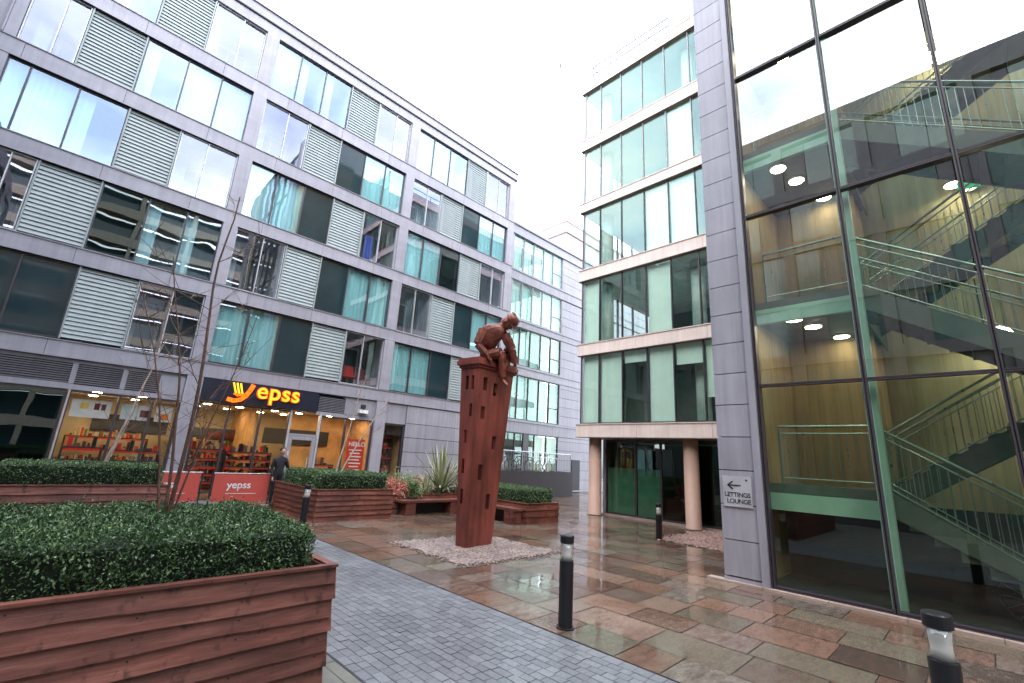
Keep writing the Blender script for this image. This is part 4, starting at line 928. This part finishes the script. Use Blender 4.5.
sapling(6.15, 13.4, 1.0, [(.06, -.02, 3.4, .028), (.26, -.05, 3.3, .026)], 'pale twin stemmed bare sapling in the planter by the shop door', 'barkpale', nb=8, seed=3, blen=.9)

# ------------------------------------------------------------------ barriers
def barrier(x0, x1, y, label):
    t = thing('cafe_barrier', ((x0 + x1) / 2, y, 0), label, 'barrier')
    MB().box(x0 + .05, x1 - .05, y - .01, y + .01, .14, .92).build('banner', 'bannerred', t)
    for x in (x0, x1): 
        MB().tube((x, y, .02), (x, y, .97), .022, n=10).build('post', 'ink', t); MB().lathe((x, y, 0), [(.17, 0), (.17, .02), (.03, .035)], 18).build('base', 'alu', t)
    MB().tube((x0, y, .95), (x1, y, .95), .014).build('top_rail', 'alu', t)
    c = (x0 + x1) / 2
    text('lettering', 'yepss', .30, (c - .40, y - .013, .52), (1, 0, 0), (0, 0, 1), 'white', t, .001, .004, 1.0); MB().box(c - .40, c + .44, y - .016, y - .012, .36, .375).build('underline', 'white', t)
barrier(3.70, 5.32, 16.05, 'red banner barrier with yepss lettering nearest the person'); barrier(1.9, 3.50, 16.3, 'red banner barrier with yepss lettering behind the sapling')

# ------------------------------------------------------------------ bollards
def bollard(x, y, h, label):
    t = thing('bollard', (x, y, 0), label, 'bollard', 'black lighting bollards around the yard'); r = .083
    MB().lathe((x, y, 0), [(r + .02, 0), (r + .02, .012), (r, .018), (r, h - .285), (r - .012, h - .28)], 32).build('post', 'blk', t, False)
    MB().lathe((x, y, h - .28), [(.068, 0), (.058, .06), (.06, .12), (.068, .185)], 28).build('diffuser', 'white', t, True)
    MB().lathe((x, y, h - .279), [(r - .004, 0), (r - .004, .186)], 32).build('glass_sleeve', 'gl_shop', t, True)
    MB().lathe((x, y, h - .092), [(r - .004, 0), (r, .004), (r, .078), (r - .006, .088), (.0405, .092)], 32).build('cap', 'blk', t)
bollard(4.66, 3.64, 1.0, 'black light bollard at the edge of the grey setts'); bollard(4.50, .36, 1.0, 'black light bollard cut off at the lower right corner')
bollard(11.85, 6.23, .90, 'small black light bollard between the statue and the office columns'); bollard(4.62, 11.35, .98, 'black light bollard at the corner of the shop door planter')

# ------------------------------------------------------------------ gravel
def pebbles(name, x0, x1, y0, y1, n, m, label, r=.028):
    ph = (1 + 5 ** .5) / 2; iv = np.array([(-1, ph, 0), (1, ph, 0), (-1, -ph, 0), (1, -ph, 0), (0, -1, ph), (0, 1, ph), (0, -1, -ph), (0, 1, -ph), (ph, 0, -1), (ph, 0, 1), (-ph, 0, -1), (-ph, 0, 1)]) / 1.9
    fi = np.array([(0, 11, 5), (0, 5, 1), (0, 1, 7), (0, 7, 10), (0, 10, 11), (1, 5, 9), (5, 11, 4), (11, 10, 2), (10, 7, 6), (7, 1, 8), (3, 9, 4), (3, 4, 2), (3, 2, 6), (3, 6, 8), (3, 8, 9), (4, 9, 5), (2, 4, 11), (6, 2, 10), (8, 6, 7), (9, 8, 1)])
    P = []
    while len(P) < n:
        x, y = random.uniform(x0 - .12, x1 + .12), random.uniform(y0 - .12, y1 + .12)
        ed = min(x - x0, x1 - x, y - y0, y1 - y) + .12 * noise.noise(Vector((x * 3, y * 3, 0)))
        if ed > 0 or random.random() < .10: P.append((x, y, random.uniform(.004, .018)))
    P = np.array(P); S = r * rng.uniform(.5, 1.25, (n, 1, 1)) * np.concatenate([rng.uniform(.8, 1.4, (n, 1, 2)), rng.uniform(.5, .8, (n, 1, 1))], 2)
    V = (iv[None] * S + P[:, None, :]).reshape(-1, 3); F = (fi[None] + (np.arange(n) * 12)[:, None, None]).reshape(-1, 3)
    tag(raw(name, V, F, m, None, True), label, 'gravel', kind='stuff')
tag(MB().quad((5.65, 6.6, .012), (7.95, 6.6, .012), (7.95, 8.85, .012), (5.65, 8.85, .012)).build('gravel_bed', 'mortar'), kind='structure'); tag(MB().quad((11.9, 3.5, .012), (15.1, 3.5, .012), (15.1, 6.2, .012), (11.9, 6.2, .012)).build('gravel_bed', 'mortar'), kind='structure')
pebbles('gravel', 5.6, 8.0, 6.55, 8.9, 16000, 'pebble', 'pale pebbles around the foot of the statue column', .021); pebbles('gravel', 11.8, 15.12, 3.45, 6.3, 7000, 'pebblep', 'pinkish pebbles in front of the office columns', .032)

# ------------------------------------------------------------------ statue on its tower column
sc_ = thing('statue_column', (6.95, 7.95, 0), 'rust red flared tower shaped column with small window slots', 'monument')
dA = Vector((.992, .122, 0)); dB = Vector((-.122, .992, 0)); A0 = Vector((6.52, 7.69, 0)); 
def cp(u, v, z, o=0.):   # u across the front, v depth; widths grow with height
    s = z / 3.86; W = .80 + (.46) * s; Dp = .30 + .26 * s
    return A0 + dA * (u * W + o * (2 * u - 1)) + dB * (v * Dp + o * (2 * v - 1)) + Vector((0, 0, z))
m = MB()
def prism(z0, z1, o, mi=0): m.hexa([cp(0, 0, z0, o), cp(1, 0, z0, o), cp(1, 1, z0, o), cp(0, 1, z0, o), cp(0, 0, z1, o), cp(1, 0, z1, o), cp(1, 1, z1, o), cp(0, 1, z1, o)], mi)
# shaft faces with real slots, their backs coloured dark for the inner shade
def face(ax, slots, top=3.80):
    us = sorted({0., 1.} | {s[0] for s in slots} | {s[0] + s[2] for s in slots}); zsn = sorted({0., top} | {s[1] for s in slots} | {s[1] + s[3] for s in slots})
    inside = lambda u, z: any(s[0] - 1e-6 < u < s[0] + s[2] + 1e-6 and s[1] - 1e-6 < z < s[1] + s[3] + 1e-6 for s in slots)
    f = (lambda u, z, d: cp(u, 0, z) + dB * d) if ax == 0 else (lambda u, z, d: cp(0, u, z) + dA * d)
    for a, b in zip(us[:-1], us[1:]):
        for c, d in zip(zsn[:-1], zsn[1:]):
            if inside((a + b) / 2, (c + d) / 2):
                o = [f(a, c, 0), f(b, c, 0), f(b, d, 0), f(a, d, 0)]; i_ = [f(a, c, .07), f(b, c, .07), f(b, d, .07), f(a, d, .07)]
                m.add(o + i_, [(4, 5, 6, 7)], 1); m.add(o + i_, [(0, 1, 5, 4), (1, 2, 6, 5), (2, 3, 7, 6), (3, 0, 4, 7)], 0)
            else: m.quad(f(a, c, 0), f(b, c, 0), f(b, d, 0), f(a, d, 0))
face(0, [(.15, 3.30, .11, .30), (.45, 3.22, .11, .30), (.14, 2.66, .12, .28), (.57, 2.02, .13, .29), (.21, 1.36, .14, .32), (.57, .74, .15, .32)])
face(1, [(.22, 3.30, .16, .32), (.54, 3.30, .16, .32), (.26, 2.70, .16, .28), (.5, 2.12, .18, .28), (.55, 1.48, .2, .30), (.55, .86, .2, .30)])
m.quad(cp(1, 0, 0), cp(1, 1, 0), cp(1, 1, 3.8), cp(1, 0, 3.8)); m.quad(cp(0, 1, 0), cp(1, 1, 0), cp(1, 1, 3.8), cp(0, 1, 3.8))
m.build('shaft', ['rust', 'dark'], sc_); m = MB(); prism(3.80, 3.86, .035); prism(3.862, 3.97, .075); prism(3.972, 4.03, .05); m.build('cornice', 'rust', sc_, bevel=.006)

def skin_body(name, pts, rad, edges, m, parent, sub=2, smooth=True, root=0, loc=None):
    o0 = ORG.get(parent.name, Vector()); me = bpy.data.meshes.new(name); me.from_pydata([tuple(Vector(p) - o0) for p in pts], edges, []); o = bpy.data.objects.new(name, me); COL.objects.link(o); o.parent = parent
    sm = o.modifiers.new('skin', 'SKIN'); sm.use_smooth_shade = smooth
    ly = me.skin_vertices[0].data if me.skin_vertices else None
    if ly is None:
        bpy.context.view_layer.objects.active = o; o.select_set(True); bpy.ops.mesh.customdata_skin_add(); ly = me.skin_vertices[0].data
    for i, r in enumerate(rad): ly[i].radius = (r, r) if not hasattr(r, '__len__') else r; ly[i].use_root = (i == root)
    if sub: s = o.modifiers.new('s', 'SUBSURF'); s.levels = sub; s.render_levels = sub
    me.materials.append(M[m]); dg = bpy.context.evaluated_depsgraph_get(); dg.update()
    me2 = bpy.data.meshes.new_from_object(o.evaluated_get(dg)); o.modifiers.clear(); o.data = me2; me2.name = name
    return o
st_ = thing('statue', (6.95, 7.9, 4.03), 'rust red seated figure in a cap leaning forward on the column top', 'statue')
K = dict(pel=(6.93, 7.99, 4.16), wst=(6.86, 7.86, 4.42), chs=(6.80, 7.60, 4.63), nek=(6.90, 7.45, 4.77), hd0=(6.95, 7.38, 4.84),
         sl=(6.63, 7.74, 4.70), el=(6.52, 7.80, 4.34), wl=(6.68, 7.68, 4.12), hl=(6.72, 7.63, 4.07),
         sr=(6.98, 7.42, 4.64), er=(7.20, 7.36, 4.28), wr_=(7.34, 7.38, 3.98), hr=(7.37, 7.39, 3.88),
         hpl=(6.83, 7.93, 4.14), knl=(7.00, 7.50, 4.20), anl=(7.15, 7.56, 3.58), fl=(7.21, 7.44, 3.44),
         hpr=(7.04, 7.98, 4.14), knr=(7.34, 7.56, 4.20), anr=(7.18, 7.62, 3.80), fr_=(7.10, 7.56, 3.68))
ks = list(K); E_ = [('pel', 'wst'), ('wst', 'chs'), ('chs', 'nek'), ('nek', 'hd0'), ('chs', 'sl'), ('sl', 'el'), ('el', 'wl'), ('wl', 'hl'), ('chs', 'sr'), ('sr', 'er'), ('er', 'wr_'), ('wr_', 'hr'), ('pel', 'hpl'), ('hpl', 'knl'), ('knl', 'anl'), ('anl', 'fl'), ('pel', 'hpr'), ('hpr', 'knr'), ('knr', 'anr'), ('anr', 'fr_')]
RD = dict(pel=.20, wst=.20, chs=.235, nek=.135, hd0=.12, sl=.13, el=.078, wl=.05, hl=.042, sr=.115, er=.06, wr_=.042, hr=.036, hpl=.11, knl=.082, anl=.048, fl=.045, hpr=.11, knr=.082, anr=.048, fr_=.045)
skin_body('body', [K[k] for k in ks], [RD[k] for k in ks], [(ks.index(a), ks.index(b)) for a, b in E_], 'rustfig', st_, 1, False)
def fingers(h, dirv, up, s, m, parent, name='hand'):
    h = Vector(h); d = Vector(dirv).normalized(); u = Vector(up).normalized(); sd = d.cross(u).normalized(); mb = MB()
    mb.hexa([h + sd * a * .042 * s + u * b * .014 * s + d * c * s for c, (a, b) in [(-.02, (-1, -1)), (-.02, (1, -1)), (-.02, (1, 1)), (-.02, (-1, 1)), (.075, (-1.1, -1)), (.075, (1.1, -1)), (.075, (1.1, 1)), (.075, (-1.1, 1))]])
    for i, ln in enumerate((.075, .085, .08, .062)):
        b = h + d * .07 * s + sd * (-.036 + .024 * i) * s; p1 = b + (d * .6 - u * .3) * ln * .5 * s; p2 = p1 + (d * .35 - u * .7) * ln * .45 * s
        mb.path([b, p1, p2], [.0105 * s, .010 * s, .008 * s], 6)
    b = h + sd * .04 * s; mb.path([b, b + (sd * .7 + d * .5) * .04 * s, b + (sd * .6 + d * 1.4 - u * .5) * .055 * s], [.013 * s, .011 * s, .009 * s], 6)
    return mb.build(name, m, parent)
fingers(K['hl'], (.35, -.5, -.6), (0.2, -.5, .7), 1.15, 'rustfig', st_); fingers(K['hr'], (.1, -.2, -1), (.5, -.8, 0), 1.35, 'rustfig', st_)
# head with face, tilted down
hc = Vector((6.98, 7.31, 4.885)); HS = 1.5; hm = MB(); hm.ball((0, 0, 0), .118, 12, (.86, 1.0, 1.2))
hm.add([(-.02, -.105, .01), (.02, -.105, .01), (0, -.150, -.03), (0, -.11, .05)], [(0, 2, 3), (2, 1, 3), (0, 1, 2)]); hm.box(-.035, .035, -.115, -.10, -.078, -.066); hm.box(-.06, -.02, -.108, -.09, .018, .03); hm.box(.02, .06, -.108, -.09, .018, .03)
for s in (-1, 1): hm.ball((s * .10, .0, -.01), .03, 6, (.4, .8, 1.2))
hm.box(-.05, .05, -.10, -.04, -.14, -.10)
rt = Matrix.Translation(hc) @ Matrix.Rotation(R(22), 4, 'Z') @ Matrix.Rotation(R(60), 4, 'X') @ Matrix.Scale(1.34, 4)
hm.v = [tuple(rt @ Vector(v)) for v in hm.v]; hm.build('head', 'rustfig', st_)
cm_ = MB(); cm_.lathe((0, 0, .055), [(.125, 0), (.13, .03), (.122, .075), (.085, .11), (.03, .12)], 18); cm_.hexa([(-.09, -.11, .05), (.09, -.11, .05), (.1, -.05, .05), (-.1, -.05, .05), (-.07, -.20, .035), (.07, -.20, .035), (.1, -.05, .07), (-.1, -.05, .07)])
for i in range(5): cm_.box(-.08 + i * .036, -.072 + i * .036, -.09, .09, .172 - abs(i - 2) * .006, .182 - abs(i - 2) * .004)
cm_.v = [tuple(rt @ Vector(v)) for v in cm_.v]; cm_.build('cap', 'rustfig', st_)
# plates of the jacket and trousers
pl = MB()
def plate(a, b, r, t0, t1, n=3):
    a = Vector(a); b = Vector(b)
    for i in range(n):
        u0 = t0 + (t1 - t0) * i / n; u1 = t0 + (t1 - t0) * (i + .94) / n; pl.tube(a.lerp(b, u0), a.lerp(b, u1), r * (1.08 - .1 * u0), r * (1.0 - .1 * u1), 9)
plate(K['sl'], K['el'], .122, .05, 1, 3); plate(K['el'], K['wl'], .088, .0, .95, 2); plate(K['sr'], K['er'], .118, .05, 1, 3); plate(K['er'], K['wr_'], .086, .0, .95, 2)
plate(K['hpl'], K['knl'], .135, .3, 1, 3); plate(K['knl'], K['anl'], .092, .05, .9, 3); plate(K['hpr'], K['knr'], .135, .3, 1, 2); plate(K['knr'], K['anr'], .09, .05, .9, 2)
pl.build('clothing', 'rustfig', st_)
mb = MB(); mb.hexa([(7.14, 7.36, 4.27), (7.42, 7.42, 4.27), (7.38, 7.62, 4.27), (7.10, 7.56, 4.27), (7.16, 7.38, 4.33), (7.40, 7.43, 4.31), (7.36, 7.60, 4.31), (7.12, 7.54, 4.33)]).build('book', 'rustfig', st_)

# ------------------------------------------------------------------ person
px, py = 5.42, 15.78
pn = thing('person', (px, py, 0), 'person in black coat standing with phone behind the planter by the shop door', 'person')
Q = dict(pel=(0, 0, .95), wst=(0, 0, 1.12), chs=(0, 0, 1.33), nek=(0.01, 0, 1.5), hd=(.02, 0, 1.56), sl=(-.17, 0, 1.40), el=(-.22, .02, 1.12), wl=(-.20, -.10, .90), sr=(.17, 0, 1.40), er=(.25, -.05, 1.14), wr_=(.14, -.12, 1.40), hpl=(-.09, 0, .92), knl=(-.10, 0, .5), anl=(-.10, .02, .08), fl=(-.10, -.16, .04), hpr=(.09, 0, .92), knr=(.10, 0, .5), anr=(.11, .03, .08), fr_=(.12, -.15, .04))
qs = list(Q); QR = dict(pel=.135, wst=.12, chs=.145, nek=.055, hd=.05, sl=.075, el=.052, wl=.034, sr=.075, er=.052, wr_=.034, hpl=.10, knl=.065, anl=.045, fl=.042, hpr=.10, knr=.065, anr=.045, fr_=.042)
QE = [('pel', 'wst'), ('wst', 'chs'), ('chs', 'nek'), ('nek', 'hd'), ('chs', 'sl'), ('sl', 'el'), ('el', 'wl'), ('chs', 'sr'), ('sr', 'er'), ('er', 'wr_'), ('pel', 'hpl'), ('hpl', 'knl'), ('knl', 'anl'), ('anl', 'fl'), ('pel', 'hpr'), ('hpr', 'knr'), ('knr', 'anr'), ('anr', 'fr_')]
skin_body('body', [(px + a, py + b, c) for a, b, c in Q.values()], [QR[k] for k in qs], [(qs.index(a), qs.index(b)) for a, b in QE], 'cloth', pn, 2)
h = MB(); h.ball((px + .03, py - .01, 1.66), .098, 12, (.82, .95, 1.2)); h.add([(px + .015, py - .10, 1.66), (px + .045, py - .10, 1.66), (px + .03, py - .13, 1.635), (px + .03, py - .10, 1.69)], [(0, 2, 3), (2, 1, 3), (0, 1, 2)])
for s in (-1, 1): h.ball((px + .03 + s * .08, py, 1.655), .02, 6)
h.tube((px + .02, py, 1.5), (px + .03, py - .005, 1.60), .05, n=12).build('head', 'skin', pn, True)
hh = MB(); hh.ball((px + .03, py + .02, 1.70), .105, 12, (.9, .98, 1.02)).build('hair', 'hair', pn, True)
fingers((px + .13, py - .13, 1.50), (-.1, -.1, 1), (.5, -.6, 0), 1, 'skin', pn); MB().box(px + .115, px + .13, py - .17, py - .10, 1.54, 1.68).build('phone', 'white', pn); fingers((px - .20, py - .12, .86), (0, -.2, -1), (-1, 0, 0), 1, 'skin', pn)

# bird
bx, by, bz = 31.9, 27.4, 44.7
b = thing('bird', (bx, by, bz), 'small dark bird gliding in the pale sky', 'bird')
mb = MB(); mb.path([(bx - .26, by + .22, bz), (bx - .1, by + .1, bz + .02), (bx + .1, by - .08, bz), (bx + .2, by - .17, bz + .03)], [.015, .07, .08, .03], 8).build('body', 'railg', b, True)
for s in (-1, 1):
    MB().add([(bx - .1, by + .1, bz + .05), (bx + .15, by - .1, bz + .05), (bx + s * .3 + .08, by + s * .33, bz + .2), (bx + s * .6, by + s * .62, bz + .14), (bx + s * .3 - .1, by + s * .38, bz + .18)], [(0, 1, 2, 4), (2, 3, 4)]).build('wing', 'railg', b)
